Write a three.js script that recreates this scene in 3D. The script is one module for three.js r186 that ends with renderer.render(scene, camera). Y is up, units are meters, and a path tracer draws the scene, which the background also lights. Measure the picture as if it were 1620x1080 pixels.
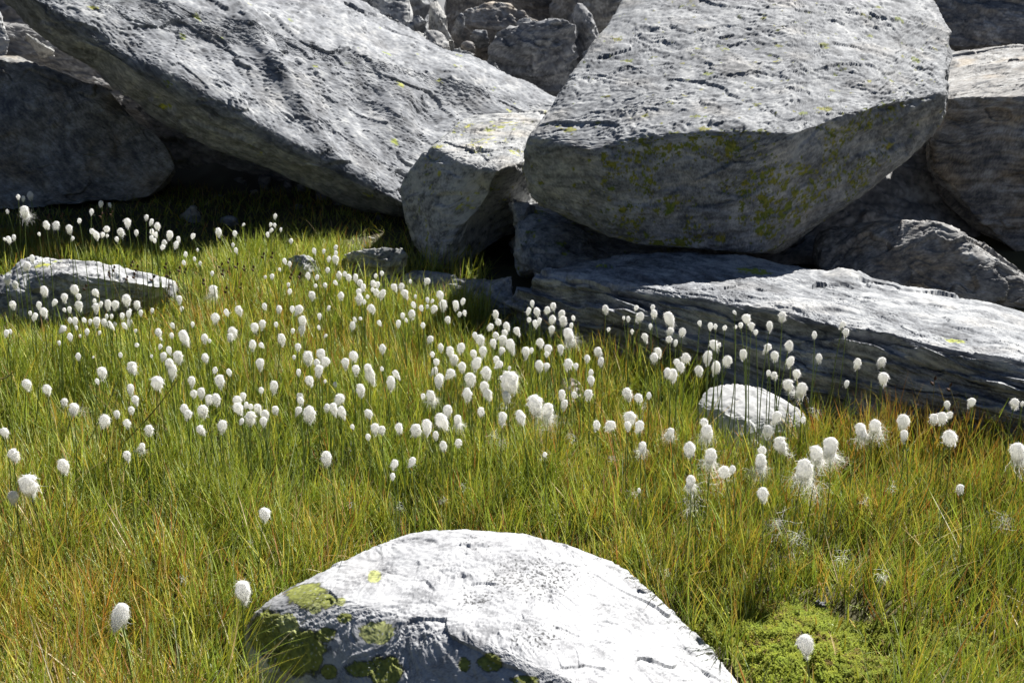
import * as THREE from 'three';
import { ConvexHull } from 'three/addons/math/ConvexHull.js';
import { mergeGeometries } from 'three/addons/utils/BufferGeometryUtils.js';
import { createNoise3D } from 'simplex-noise';

/* ---------- camera, sky, sun, exposure ---------- */
const scene = new THREE.Scene();
const EYE = 1.17, F = 2250, PITCH = Math.atan((540 + 207) / F);
const camera = new THREE.PerspectiveCamera(2 * Math.atan(540 / F) * 180 / Math.PI, 1620 / 1080, 0.05, 2000);
camera.position.set(0, EYE, 0);
camera.rotation.x = -PITCH;
camera.focus = 2.75;
camera.userData.fStop = 13;
camera.updateMatrixWorld();

const SUN = new THREE.Vector3(0.43, 0.64, -0.64).normalize(), SKY = 0.14;
// clear high mountain sky: deep blue overhead, paler towards the horizon and round the sun
{
  const W = 512, Hh = 256, px = new Float32Array(W * Hh * 4);
  for (let j = 0; j < Hh; j++) for (let i = 0; i < W; i++) {
    const el = ((j + 0.5) / Hh - 0.5) * Math.PI, az = ((i + 0.5) / W - 0.5) * 2 * Math.PI;
    const dx = Math.cos(el) * Math.cos(az), dy = Math.sin(el), dz = Math.cos(el) * Math.sin(az);
    const h = Math.pow(1 - Math.max(0, dy), 3), c = dx * SUN.x + dy * SUN.y + dz * SUN.z, glow = 0.35 * Math.pow(Math.max(0, c), 8) + 0.12 * c * c;
    const q = (j * W + i) * 4, s = SKY;
    px[q] = s * (0.13 + 0.42 * h + 0.75 * glow); px[q + 1] = s * (0.25 + 0.40 * h + 0.75 * glow); px[q + 2] = s * (0.52 + 0.32 * h + 0.72 * glow); px[q + 3] = 1;
  }
  const sky = new THREE.DataTexture(px, W, Hh, THREE.RGBAFormat, THREE.FloatType);
  sky.mapping = THREE.EquirectangularReflectionMapping; sky.magFilter = sky.minFilter = THREE.LinearFilter; sky.needsUpdate = true;
  scene.background = sky; scene.environment = sky;
}
const sun = new THREE.DirectionalLight(new THREE.Color(1, 0.98, 0.945), 5);
sun.position.copy(SUN).multiplyScalar(20).add(new THREE.Vector3(0, 0, -4));
sun.target.position.set(0, 0, -4);
sun.castShadow = true;
sun.shadow.mapSize.set(4096, 4096);
Object.assign(sun.shadow.camera, { left: -5, right: 5, top: 5, bottom: -5, near: 1, far: 45 });
sun.shadow.bias = -0.0004;
scene.add(sun, sun.target);
const renderer = new THREE.WebGLRenderer({ antialias: true });
renderer.setSize(1024, 682);
renderer.toneMapping = THREE.LinearToneMapping;
renderer.toneMappingExposure = 2.2;
renderer.shadowMap.enabled = true;

/* ---------- helpers ---------- */
function mulberry(a) { return () => { a |= 0; a = a + 0x6D2B79F5 | 0; let t = Math.imul(a ^ a >>> 15, 1 | a); t = t + Math.imul(t ^ t >>> 7, 61 | t) ^ t; return ((t ^ t >>> 14) >>> 0) / 4294967296; }; }
const rnd = mulberry(20240817);
const R = (a, b) => a + (b - a) * rnd();
const noise = createNoise3D(mulberry(77));
const clamp = (x, a = 0, b = 1) => Math.min(b, Math.max(a, x));
const smooth = (a, b, x) => { const t = clamp((x - a) / (b - a)); return t * t * (3 - 2 * t); };
const lerp = (a, b, t) => a + (b - a) * t;
function fbm(x, y, z, o = 4, gain = 0.5) { let s = 0, a = 1, n = 0; for (let i = 0; i < o; i++) { s += a * noise(x, y, z); n += a; a *= gain; x = x * 2.03 + 11.3; y = y * 2.03 - 5.7; z = z * 2.03 + 3.1; } return s / n; }
const SP = Math.sin(PITCH), CP = Math.cos(PITCH);
// a point seen at photo position (px, py): at horizontal distance d, or at height h above the meadow
function at(px, py, d) { const a = (px - 810) / F, b = (540 - py) / F, t = d / (CP + b * SP); return new THREE.Vector3(a * t, EYE + t * (-SP + b * CP), -d); }
function ah(px, py, h) { const b = (540 - py) / F; return at(px, py, (EYE - h) * (CP + b * SP) / (SP - b * CP)); }
function seen(p) { const y = p.y - EYE, d = -p.z, zc = CP * d - SP * y; return [810 + F * p.x / zc, 540 - F * (CP * y + SP * d) / zc, zc]; }
const V = (x, y, z) => new THREE.Vector3(x, y, z);
const used = {};
function numbered(n) { used[n] = (used[n] || 0) + 1; return used[n] === 1 ? n : n + '_' + String(used[n] - 1).padStart(3, '0'); }
function tag(o, label, category, group, kind) { if (label) o.userData.label = label; if (category) o.userData.category = category; if (group) o.userData.group = group; if (kind) o.userData.kind = kind; o.traverse(m => { if (m.isMesh) { m.castShadow = m.receiveShadow = true; } }); return o; }
const hash = (x, y, z, s) => { let h = Math.imul(x, 374761393) + Math.imul(y, 668265263) + Math.imul(z, 2147483647 ^ 1013904223) + Math.imul(s, 974634777) | 0; h = Math.imul(h ^ h >>> 13, 1274126177); h ^= h >>> 16; h = Math.imul(h, 2246822519); return ((h ^ h >>> 15) >>> 0) / 4294967296; };
// nearest cell of a jittered 3D grid: [cell hash seed x, y, z, distance, offset from its centre]
const cellOut = { ix: 0, iy: 0, iz: 0, d: 0, d2: 0, x: 0, y: 0, z: 0 };
function cell(x, y, z, s) {
  const fx = Math.floor(x), fy = Math.floor(y), fz = Math.floor(z);
  let best = 9, second = 9;
  for (let i = -1; i < 2; i++) for (let j = -1; j < 2; j++) for (let k = -1; k < 2; k++) {
    const X = fx + i, Y = fy + j, Z = fz + k;
    const h = hash(X, Y, Z, s);
    const dx = x - X - h, dy = y - Y - (h * 917.31) % 1, dz = z - Z - (h * 5531.7) % 1;
    const d = dx * dx + dy * dy + dz * dz;
    if (d < best) { second = best; best = d; cellOut.ix = X; cellOut.iy = Y; cellOut.iz = Z; cellOut.x = dx; cellOut.y = dy; cellOut.z = dz; } else if (d < second) second = d;
  }
  cellOut.d = Math.sqrt(best); cellOut.d2 = Math.sqrt(second);
  return cellOut;
}
// broken facets: every cell is a little tilted plane of its own
let facetEdge = 0;
function facet(x, y, z, s) {
  const c = cell(x, y, z, s), a = hash(c.ix, c.iy, c.iz, s + 5), b = hash(c.ix, c.iy, c.iz, s + 6), e = hash(c.ix, c.iy, c.iz, s + 7), f = hash(c.ix, c.iy, c.iz, s + 8);
  facetEdge = f < 0.45 && c.d2 - c.d < 0.045 ? 1 - (c.d2 - c.d) / 0.045 : 0;
  return (f - 0.5) * 0.8 + (a - 0.5) * 1.6 * c.x + (b - 0.5) * 1.6 * c.y + (e - 0.5) * 1.6 * c.z;
}

/* ---------- ground ---------- */
function groundY(x, z) {
  const d = -z;
  let y = 0.018 * noise(x * 1.3, 0.3, z * 1.3) + 0.009 * noise(x * 4.1, 2.3, z * 4.1);
  y *= smooth(9, 5, Math.hypot(x, d - 3));
  const hill = smooth(5.35, 6.1, d + 0.12 * noise(x * 1.5, 7, z)) * 0.2 + Math.max(0, d - 7.2) * 0.36;
  return y + Math.min(hill, 60) * (d > 5 ? 1 : 0);
}

/* ---------- rocks ---------- */
const rocks = [];
const rockMaterial = new THREE.MeshStandardMaterial({ vertexColors: true, roughness: 0.86, metalness: 0 });
rockMaterial.name = 'gneiss';
function rock(name, label, category, pts, o = {}) {
  const opt = { round: 0.012, lump: 0.02, chip: 0.016, chipScale: 8, layer: 0.008, layers: 26, fine: 0.0035, fol: V(0.15, 1, 0.1), aniso: 2, lin: 0.55, warp: 0.7, crack: 0.006, base: [0.225, 0.234, 0.248], dark: [0.08, 0.083, 0.09], light: [0.45, 0.45, 0.44], vein: 0.2, warm: 0.12, px: 2.25, seed: Math.round(pts[0].x * 991 + pts[0].z * 77), lichen: 0, ...o };
  const seed = opt.seed, fol = opt.fol.clone().normalize();
  const hull = new ConvexHull().setFromPoints(pts.map(p => p.clone()));
  const planes = [], verts = [], tris = [], keyOf = new Map();
  const idOf = p => { const k = p.x.toFixed(5) + ' ' + p.y.toFixed(5) + ' ' + p.z.toFixed(5); if (!keyOf.has(k)) { keyOf.set(k, verts.length); verts.push([p.x, p.y, p.z]); } return keyOf.get(k); };
  for (const f of hull.faces) {
    planes.push([f.normal.x, f.normal.y, f.normal.z, f.normal.dot(f.edge.head().point)]);
    const ids = []; let e = f.edge; do { ids.push(idOf(e.head().point)); e = e.next; } while (e !== f.edge);
    for (let i = 1; i + 1 < ids.length; i++) tris.push([ids[0], ids[i], ids[i + 1]]);
  }
  // split edges until they are about opt.px picture pixels long (longer on hidden sides)
  const limit = (x, y, z) => {
    const dist = Math.hypot(x, y - EYE, z);
    let facing = -1;
    for (const p of planes) if (Math.abs(p[0] * x + p[1] * y + p[2] * z - p[3]) < 2e-4) facing = Math.max(facing, (-p[0] * x + p[1] * (EYE - y) - p[2] * z) / dist);
    const [sx, sy] = seen({ x, y, z });
    let l = opt.px * dist / 1422;
    l *= facing < -0.06 ? 6 : 1 / Math.max(0.74, facing + 0.15);
    if (sx < -80 || sx > 1700 || sy < -60 || sy > 1130) l *= 3.5;
    if (y < -0.03) l *= 4;
    return l;
  };
  let list = tris;
  for (let pass = 0; pass < 16; pass++) {
    const mid = new Map(); const next = []; let any = false;
    const half = (a, b) => {
      const k = a < b ? a * 4194304 + b : b * 4194304 + a;
      if (mid.has(k)) return mid.get(k);
      const A = verts[a], B = verts[b], x = (A[0] + B[0]) / 2, y = (A[1] + B[1]) / 2, z = (A[2] + B[2]) / 2;
      let r = -1;
      if (Math.hypot(A[0] - B[0], A[1] - B[1], A[2] - B[2]) > limit(x, y, z)) { r = verts.length; verts.push([x, y, z]); any = true; }
      mid.set(k, r); return r;
    };
    for (const [a, b, c] of list) {
      const ab = half(a, b), bc = half(b, c), ca = half(c, a), n = (ab >= 0) + (bc >= 0) + (ca >= 0);
      if (n === 0) next.push([a, b, c]);
      else if (n === 3) next.push([a, ab, ca], [ab, b, bc], [ca, bc, c], [ab, bc, ca]);
      else if (n === 1) { if (ab >= 0) next.push([a, ab, c], [ab, b, c]); else if (bc >= 0) next.push([a, b, bc], [a, bc, c]); else next.push([a, b, ca], [ca, b, c]); }
      else if (ab < 0) next.push([c, ca, bc], [ca, a, bc], [a, b, bc]);
      else if (bc < 0) next.push([a, ab, ca], [ab, b, ca], [b, c, ca]);
      else next.push([b, bc, ab], [bc, c, ab], [c, a, ab]);
    }
    list = next;
    if (!any) break;
  }
  const n = verts.length, pos = new Float32Array(n * 3), col = new Float32Array(n * 3), k = opt.round;
  const idx = new Uint32Array(list.length * 3);
  list.forEach((t, i) => { idx[i * 3] = t[0]; idx[i * 3 + 1] = t[1]; idx[i * 3 + 2] = t[2]; });
  const nr = V(0, 0, 0), P = V(0, 0, 0), c = [0, 0, 0];
  for (let i = 0; i < n; i++) {
    let [x, y, z] = verts[i], sum = 0, gx = 0, gy = 0, gz = 0;
    for (const p of planes) { const e = (p[0] * x + p[1] * y + p[2] * z - p[3]) / k; if (e > -9) { const w = Math.exp(e); sum += w; gx += w * p[0]; gy += w * p[1]; gz += w * p[2]; } }
    nr.set(gx, gy, gz).normalize();
    const back = k * Math.log(sum);
    x -= nr.x * back; y -= nr.y * back; z -= nr.z * back;
    // relief
    const w1 = noise(x * 3 + seed, y * 3, z * 3), w2 = noise(x * 3, y * 3 + seed, z * 3 + 9), w3 = noise(x * 9, y * 9, z * 9 + seed);
    let d = opt.lump * (w1 * 0.7 + 0.3 * w2);
    const t = x * fol.x + y * fol.y + z * fol.z, st = t * (opt.aniso - 1);
    let qx = x * opt.lin + fol.x * st + 0.03 * w2, qy = y + fol.y * st + 0.03 * w1, qz = z + fol.z * st + 0.03 * w3;
    const s = opt.chipScale;
    d += opt.chip * facet(qx * s + 0.25 * w3, qy * s, qz * s + seed, 11); d -= opt.crack * facetEdge;
    d += opt.chip * 0.42 * facet(qx * s * 3.1 + 0.3 * w3, qy * s * 3.1 + seed, qz * s * 3.1, 23); d -= opt.crack * 0.35 * facetEdge;
    const lt = t * opt.layers + opt.warp * (1.6 * w1 + 0.5 * w3), fl = Math.floor(lt), fr = lt - fl;
    const la = noise(fl * 7.31 + seed, x * 2.6 + z * 1.7, z * 2.6 - x), lb = noise((fl + 1) * 7.31 + seed, x * 2.6 + z * 1.7, z * 2.6 - x);
    const across = nr.dot(fol);
    d += opt.layer * (1 - 0.88 * across * across) * lerp(la, lb, smooth(0.86, 1, fr));
    const f1 = fbm(qx * 62, qy * 62, qz * 62 + seed, 4, 0.72), f2 = 1 - 2.4 * Math.abs(noise(qx * 21 + 5, qy * 21, qz * 21 + seed));
    d += opt.fine * (f1 + 0.3 * f2) * (1 + 0.8 * w3);
    if (opt.shape) d += opt.shape(P.set(x, y, z), nr);
    x += nr.x * d; y += nr.y * d; z += nr.z * d;
    pos[i * 3] = x; pos[i * 3 + 1] = y; pos[i * 3 + 2] = z;
    // colour: mineral bands, speckle, veins, stains, lichen
    const band = noise(lt * 0.9 + 40, x * 1.5, z * 1.5), sp = hash(Math.floor(x * 700), Math.floor(y * 700), Math.floor(z * 700), 3) - 0.5, blot = fbm(x * 7, y * 7 + seed, z * 7, 3);
    const mott = fbm(x * 19 + seed, y * 26, z * 19, 3, 0.6);
    let m = 0.44 + 0.34 * blot + 0.42 * mott + 0.34 * band * opt.vein * 2 + 0.26 * f1 + 0.42 * sp + opt.vein * 0.8 * noise(t * 120 + 3 * w1, x * 5, z * 5 + seed);
    for (let q = 0; q < 3; q++) c[q] = m < 0.5 ? lerp(opt.dark[q], opt.base[q], clamp(m * 2)) : lerp(opt.base[q], opt.light[q], clamp(m * 2 - 1));
    const st2 = opt.warm * smooth(0.05, 0.6, fbm(x * 4 + 31, y * 6, z * 4 + seed, 3));
    c[0] *= 1 + 0.12 * st2; c[1] *= 1 - 0.10 * st2; c[2] *= 1 - 0.38 * st2;
    if (opt.paint) opt.paint(P.set(x, y, z), nr, c, seed);
    if (opt.lichen) {
      const amount = opt.lichen * (opt.lichenWhere ? opt.lichenWhere(P.set(x, y, z), nr) : 1);
      if (amount > 0.01) for (const [sc, ss] of opt.lichenScales || [[22, 31], [45, 32]]) {
        const ce = cell(x * sc + 0.35 * noise(x * 40, y * 40, z * 40), y * sc + 0.35 * w3, z * sc, ss), hh = hash(ce.ix, ce.iy, ce.iz, ss + 9), dn = amount + 0.35 * amount * noise(ce.ix * 0.31, ce.iy * 0.31, ce.iz * 0.31 + ss);
        if (hh < dn) {
          const r = 0.2 + 0.42 * hash(ce.ix, ce.iy, ce.iz, ss + 4), e = ce.d + 0.16 * noise(x * 90, y * 90, z * 90) + 0.1 * noise(x * 210, y * 210, z * 210);
          if (e < r) { const g = hash(ce.ix, ce.iy, ce.iz, ss + 14), L = opt.lichenColor || [0.33, 0.36, 0.05], u = 0.75 + 0.35 * g + 0.5 * sp; for (let q = 0; q < 3; q++) c[q] = L[q] * u + (q === 0 ? 0.06 * (g - 0.5) : 0); if (e > r - 0.05) for (let q = 0; q < 3; q++) c[q] *= 0.55; }
        }
      }
    }
    col[i * 3] = c[0]; col[i * 3 + 1] = c[1]; col[i * 3 + 2] = c[2];
  }
  // base of the thing: its lowest middle point
  const g = new THREE.BufferGeometry();
  let cx = 0, cz = 0, lo = 9; for (const p of pts) { cx += p.x / pts.length; cz += p.z / pts.length; lo = Math.min(lo, p.y); }
  for (let i = 0; i < n; i++) { pos[i * 3] -= cx; pos[i * 3 + 1] -= lo; pos[i * 3 + 2] -= cz; }
  g.setAttribute('position', new THREE.BufferAttribute(pos, 3));
  g.setAttribute('color', new THREE.BufferAttribute(col, 3));
  g.setIndex(new THREE.BufferAttribute(idx, 1));
  g.computeVertexNormals();
  const mesh = new THREE.Mesh(g, rockMaterial);
  mesh.name = numbered(name);
  mesh.position.set(cx, lo, cz);
  tag(mesh, label, category, opt.group);
  scene.add(mesh);
  rocks.push({ planes, mesh, tris: list.length, min: pts.reduce((a, p) => a.min(p), V(99, 99, 99)), max: pts.reduce((a, p) => a.max(p), V(-99, -99, -99)) });
  return mesh;
}
function inRock(x, y, z, grow = 0.004) {
  for (const r of rocks) {
    if (x < r.min.x || x > r.max.x || z < r.min.z || z > r.max.z) continue;
    let inside = true;
    for (const p of r.planes) if (p[0] * x + p[1] * y + p[2] * z - p[3] > grow) { inside = false; break; }
    if (inside) return true;
  }
  return false;
}
const A = (...l) => l.map(q => at(...q)), H = (...l) => l.map(q => ah(...q));
const drop = (p, dy, dd = 0) => V(p.x, p.y - dy, p.z - dd);
/* ---------- ground sheet ---------- */
{
  const N = 260, pos = [], col = [], idx = [];
  const warp = u => Math.sign(u) * (Math.abs(u) * 4.2 + Math.pow(Math.abs(u), 9) * 900);
  for (let j = 0; j <= N; j++) for (let i = 0; i <= N; i++) {
    const x = warp(i / N * 2 - 1), z = warp(j / N * 2 - 1) - 3.6, y = groundY(x, z);
    const b = fbm(x * 5, 3, z * 5, 4), s = hash(i, j, 0, 4), rocky = smooth(5.2, 5.9, -z);
    pos.push(x, y + (rocky > 0.5 ? 0.05 * fbm(x * 6, 1, z * 6, 3) : 0.006 * b), z);
    const soil = [0.055 + 0.02 * b, 0.05 + 0.022 * b, 0.018], stone = [0.22, 0.22, 0.22];
    for (let q = 0; q < 3; q++) col.push(lerp(soil[q], stone[q], rocky) * (0.75 + 0.5 * s));
    if (i < N && j < N) { const a = j * (N + 1) + i; idx.push(a, a + N + 1, a + 1, a + 1, a + N + 1, a + N + 2); }
  }
  const g = new THREE.BufferGeometry();
  g.setAttribute('position', new THREE.Float32BufferAttribute(pos, 3));
  g.setAttribute('color', new THREE.Float32BufferAttribute(col, 3));
  g.setIndex(idx); g.computeVertexNormals();
  const m = new THREE.Mesh(g, new THREE.MeshStandardMaterial({ vertexColors: true, roughness: 1 }));
  m.name = 'ground'; m.receiveShadow = true; m.userData.kind = 'structure'; m.userData.label = 'boggy meadow soil rising into scree'; scene.add(m);
}

/* ---------- big boulders ---------- */
{ // the huge tilted block on the left, resting over the hollow
  const top = A([100, -130, 5.5], [330, -112, 5.95], [542, -10, 5.9], [640, 46, 5.86], [760, 103, 5.8], [885, 159, 5.78], [960, 190, 5.8]);
  const pts = [...[[-60, -90, 4.86], [-30, -30, 4.92], [0, 8, 4.95], [62, 40, 4.94], [58, -4, 4.82], [112, 58, 4.8], [190, 110, 4.82], [330, 190, 4.86], [450, 243, 4.88], [560, 292, 4.9], [645, 325, 4.93],
    [112, 98, 4.92], [300, 228, 5.0], [500, 312, 5.03], [640, 352, 5.03], [800, 300, 5.3]].map(([x, y, d]) => at(x, y, d * 0.955)), ...top, ...top.map(p => drop(p, 0.42, 0.12)), at(30, -60, 5.2)];
  rock('leaning_boulder', 'huge tilted grey boulder overhanging the dark hollow behind the meadow', 'boulder', pts, {
    fol: V(0.62, 0.72, 0.1), lump: 0.022, chip: 0.011, crack: 0.002, lin: 0.9, chipScale: 3.8, layer: 0.005, layers: 16, fine: 0.0042, round: 0.01, base: [0.215, 0.224, 0.242], vein: 0.2, lichen: 0.02, lichenScales: [[30, 31]],
    shape: (p, n) => { // a long bright rib and two hollows broken out of the face
      const [x, y] = seen(p); let d = 0;
      const rib = Math.abs((x - 425) - (y - 85) * 0.62); if (y < 260) d += 0.016 * Math.exp(-rib * rib / 260);
      d -= 0.035 * smooth(40, 4, Math.hypot((x - 678) * 0.95, (y - 178) * 0.8)) ;
      d -= 0.025 * smooth(36, 4, Math.hypot((x - 585) * 0.8, (y - 160) * 0.6));
      return d;
    },
  });
}
{ // the big block on the right
  const top = A([1010, -45, 4.85], [1250, -70, 4.95], [1470, -30, 4.85]);
  const pts = [...top, ...A([990, 0, 4.72], [930, 82, 4.38], [872, 168, 4.02], [836, 214, 3.86], [1508, 52, 4.55], [1496, 145, 4.16],
    [930, 236, 3.74], [1060, 205, 3.74], [1180, 214, 3.72], [1255, 208, 3.72], [1345, 176, 3.84], [822, 268, 3.9], [836, 314, 3.88], [872, 338, 3.86], [955, 364, 3.78], [1005, 392, 3.74], [1100, 397, 3.7], [1215, 405, 3.74], [1495, 198, 4.2], [1442, 252, 4.1], [1340, 328, 3.94]),
    ...top.map(p => drop(p, 0.5)), ...A([900, 330, 4.3], [1250, 392, 4.3])];
  rock('block_boulder', 'big blocky grey boulder with yellow green lichen across its shaded front', 'boulder', pts, {
    fol: V(-0.05, 0.97, 0.2), lump: 0.01, chip: 0.006, crack: 0.002, lin: 0.75, chipScale: 6, layer: 0.009, layers: 30, warp: 1, fine: 0.0038, round: 0.007, base: [0.24, 0.247, 0.258], warm: 0.2, aniso: 2,
    lichen: 0.55, lichenScales: [[34, 31], [62, 32], [110, 33]], lichenColor: [0.2, 0.21, 0.03],
    lichenWhere: (p, n) => { const [x, y] = seen(p); return smooth(0.35, 0.7, n.z) * smooth(930, 1010, x) * smooth(1480, 1330, x) * smooth(-0.25, 0.35, fbm(p.x * 4, p.y * 7, p.z * 4 + 3, 2)) + 0.03; },
  });
}
{ // the long low slab
  const crest = A([905, 408, 3.84], [960, 394, 3.8], [1100, 391, 3.76], [1215, 402, 3.7], [1345, 424, 3.64], [1475, 447, 3.54], [1620, 490, 3.4], [1850, 555, 3.2]);
  const ridge = A([838, 432, 3.56], [1000, 446, 3.39], [1300, 498, 3.12], [1620, 560, 2.8], [1850, 620, 2.6]);
  const base = [[785, 3.5], [900, 3.4], [1100, 3.23], [1300, 3.05], [1620, 2.72], [1850, 2.53]].map(([x, d]) => V((x - 810) / F * d * 1.03, -0.09, -d));
  rock('slab_boulder', 'long low layered slab lying along the meadow under the block boulder', 'boulder', [...crest, ...ridge, ...base, at(786, 488, 3.58), ...crest.map(p => V(p.x, -0.09, p.z - 0.1))], {
    fol: V(0.2, 0.95, -0.2), lump: 0.007, chip: 0.009, chipScale: 3, layer: 0.042, layers: 34, fine: 0.0028, aniso: 6, warp: 0.3, lin: 0.5, crack: 0.004, round: 0.01, base: [0.235, 0.243, 0.256], warm: 0.15, vein: 0.35,
    lichen: 0.02, lichenScales: [[14, 31]],
    shape: (p, n) => { // broken ledges along the foliation on the front
      const [x, y] = seen(p), t = (p.x * 0.2 + p.y * 0.95 - p.z * 0.2) / 0.991, k = n.x * 0.2 + n.y * 0.95 - n.z * 0.2, w = noise(p.x * 2.5, p.y * 6, p.z * 2.5);
      const u = t * 21 + 0.35 * w + 0.12 * noise(p.x * 14, p.y * 14, p.z * 14), f = u - Math.floor(u), here = smooth(-0.25, 0.3, noise(Math.floor(u) * 3.7, p.x * 3.1, p.z * 2));
      return 0.012 * smooth(40, 14, Math.hypot(x - 1345, (y - 437) * 2)) + 0.034 * here * (1 - k * k) * (f < 0.9 ? f - 0.5 : lerp(0.4, -0.5, (f - 0.9) / 0.1));
    },
  });
}
{ // the block wedged between the two big ones
  const pts = A([742, 181, 4.75], [800, 178, 4.8], [866, 174, 4.8], [682, 228, 4.42], [635, 286, 4.46], [633, 302, 4.46], [642, 352, 4.4], [790, 268, 4.1], [735, 262, 4.2], [842, 252, 4.3],
    [662, 402, 4.3], [684, 426, 4.17], [722, 426, 4.2], [790, 402, 4.32], [832, 366, 4.46], [840, 300, 4.42], [640, 330, 4.9], [860, 330, 4.95], [700, 400, 4.8], [870, 200, 5.0]);
  rock('wedge_boulder', 'pale topped angular boulder wedged between the leaning boulder and block boulder', 'boulder', pts, {
    fol: V(-0.35, 0.9, 0.1), lump: 0.009, chip: 0.007, chipScale: 6, layer: 0.004, fine: 0.003, round: 0.004, base: [0.345, 0.348, 0.345], light: [0.496, 0.488, 0.464], warm: 0.3,
    lichen: 0.28, lichenScales: [[40, 31], [80, 35]], lichenColor: [0.36, 0.36, 0.07], lichenWhere: (p, n) => smooth(0.1, 0.5, fbm(p.x * 6, p.y * 6, p.z * 6, 2)),
    shape: p => { const [x, y] = seen(p); return -0.05 * smooth(70, 10, Math.hypot(x - 778, (y - 350) * 0.7)) + 0.012 * smooth(22, 4, Math.hypot(x - 765, y - 280)); },
  });
}
rock('mossy_boulder', 'dark lichen dotted boulder squeezed under the left end of the block boulder', 'boulder', A([806, 308, 4.2], [836, 330, 4.12], [965, 362, 4.02], [990, 396, 3.98], [842, 436, 3.86], [826, 402, 3.98], [820, 440, 3.95], [1000, 420, 3.95], [1130, 420, 4.0], [1130, 384, 4.2], [830, 340, 4.7], [1000, 350, 4.6], [830, 430, 4.5], [1000, 430, 4.4]), {
  chip: 0.012, lichen: 0.4, lichenColor: [0.19, 0.22, 0.035], base: [0.25, 0.255, 0.255], lichenWhere: (p, n) => smooth(-0.1, 0.5, fbm(p.x * 8, p.y * 8, p.z * 8, 2)) });
rock('rim_lit_boulder', 'brown grey boulder with a sunlit rim behind the long slab', 'boulder', A([1284, 392, 4.1], [1292, 364, 4.08], [1340, 350, 4.05], [1402, 337, 4.0], [1438, 344, 4.0], [1500, 345, 3.98], [1532, 365, 3.96], [1562, 398, 3.9], [1650, 452, 3.85], [1700, 520, 3.8], [1380, 452, 3.82], [1290, 430, 3.95],
  [1300, 366, 4.2], [1405, 340, 4.12], [1500, 349, 4.1], [1570, 402, 4.05], [1300, 420, 4.5], [1660, 470, 4.4]), { chip: 0.014, lump: 0.012, fol: V(0.3, 0.4, 0.9), base: [0.24, 0.228, 0.212], warm: 0.6, layer: 0.004 });
rock('layered_boulder', 'large brownish layered boulder with bright ledges behind the block boulder', 'boulder', A([1500, 92, 5.3], [1620, 64, 5.35], [1850, 40, 5.4], [1496, 150, 4.72], [1560, 146, 4.66], [1640, 150, 4.6], [1850, 170, 4.5], [1488, 205, 4.66], [1478, 262, 4.62], [1545, 345, 4.52], [1625, 414, 4.44], [1850, 500, 4.3], [1430, 150, 5.2], [1440, 105, 5.5], [1500, 200, 5.7], [1850, 200, 5.6], [1450, 330, 5.2], [1850, 480, 5.2]), {
  fol: V(-0.12, 0.95, 0.25), lump: 0.02, round: 0.007, layer: 0.016, layers: 26, chip: 0.01, chipScale: 3, aniso: 6, base: [0.256, 0.24, 0.22], warm: 0.6, vein: 0.3 });
rock('far_corner_boulder', 'dark boulder in the far upper right corner above the layered boulder', 'boulder', A([1455, -80, 6.0], [1470, 40, 5.9], [1500, 78, 5.75], [1620, 70, 5.65], [1850, 60, 5.6], [1850, -160, 6.0], [1500, 60, 6.6], [1850, 60, 6.6], [1500, -120, 6.8]), { base: [0.208, 0.2, 0.192], layer: 0.012 });
rock('shaded_boulder', 'dark rounded boulder in deep shade below the overhang at far left', 'boulder', A([-230, 30, 5.3], [0, 70, 5.3], [55, 92, 5.28], [150, 116, 5.24], [205, 150, 5.2], [252, 192, 5.14], [284, 262, 5.08], [236, 326, 5.04], [100, 340, 4.98], [-230, 350, 4.9], [-230, 60, 5.9], [120, 120, 5.8], [290, 300, 5.7], [-230, 330, 5.8]), { lump: 0.03, chip: 0.012, chipScale: 5, fol: V(0.6, 0.7, 0.2), base: [0.24, 0.23, 0.21], warm: 0.5, round: 0.03 });
rock('hollow_boulder', 'black shaded rock wall at the back of the dark hollow', 'boulder', [...A([-200, 20, 6.0], [120, 40, 6.0], [300, 160, 5.75], [520, 260, 5.6], [700, 300, 5.7]), ...A([-150, 300, 5.75], [200, 300, 5.6], [520, 310, 5.45], [700, 330, 5.4]), ...A([-150, 90, 6.6], [300, 160, 6.5], [-150, 300, 6.6], [600, 300, 6.5])], { base: [0.23, 0.22, 0.21], chip: 0.02, px: 4 });
rock('gap_boulder', 'black rock deep in the gap between block boulder and layered boulder', 'boulder', A([1150, 330, 4.7], [1350, 170, 5.1], [1500, 140, 5.2], [1600, 250, 5.1], [1600, 440, 4.5], [1250, 440, 4.2], [1050, 430, 4.25], [1200, 380, 4.3], [1350, 170, 5.7], [1600, 180, 5.7], [1250, 420, 5.4]), { base: [0.23, 0.22, 0.21], px: 4 });
rock('back_boulder', 'dark boulder behind the sunlit tip at the upper left corner', 'boulder', A([-250, -120, 6.4], [60, -130, 6.5], [130, -40, 6.4], [110, 40, 6.3], [-250, 60, 6.2], [-250, 60, 7], [120, 40, 7], [60, -120, 7]), { base: [0.23, 0.22, 0.21], px: 4 });
rock('corner_boulder', 'sunlit grey boulder tip at the upper left edge', 'boulder', A([-200, -60, 5.7], [0, 18, 5.62], [14, 38, 5.58], [20, 60, 5.5], [5, 100, 5.45], [-200, 120, 5.4], [-200, 0, 6.1], [5, 60, 5.95]), { base: [0.336, 0.336, 0.336] });
rock('sunlit_flake', 'thin sunlit rock flake glimpsed in the dark gap at upper left', 'stone', A([34, 46, 5.75], [60, 54, 5.72], [92, 82, 5.66], [78, 74, 5.64], [50, 64, 5.68], [40, 60, 5.9], [90, 90, 5.8], [60, 100, 5.75]), { chip: 0.006, lump: 0.005, base: [0.336, 0.328, 0.304] });

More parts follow.
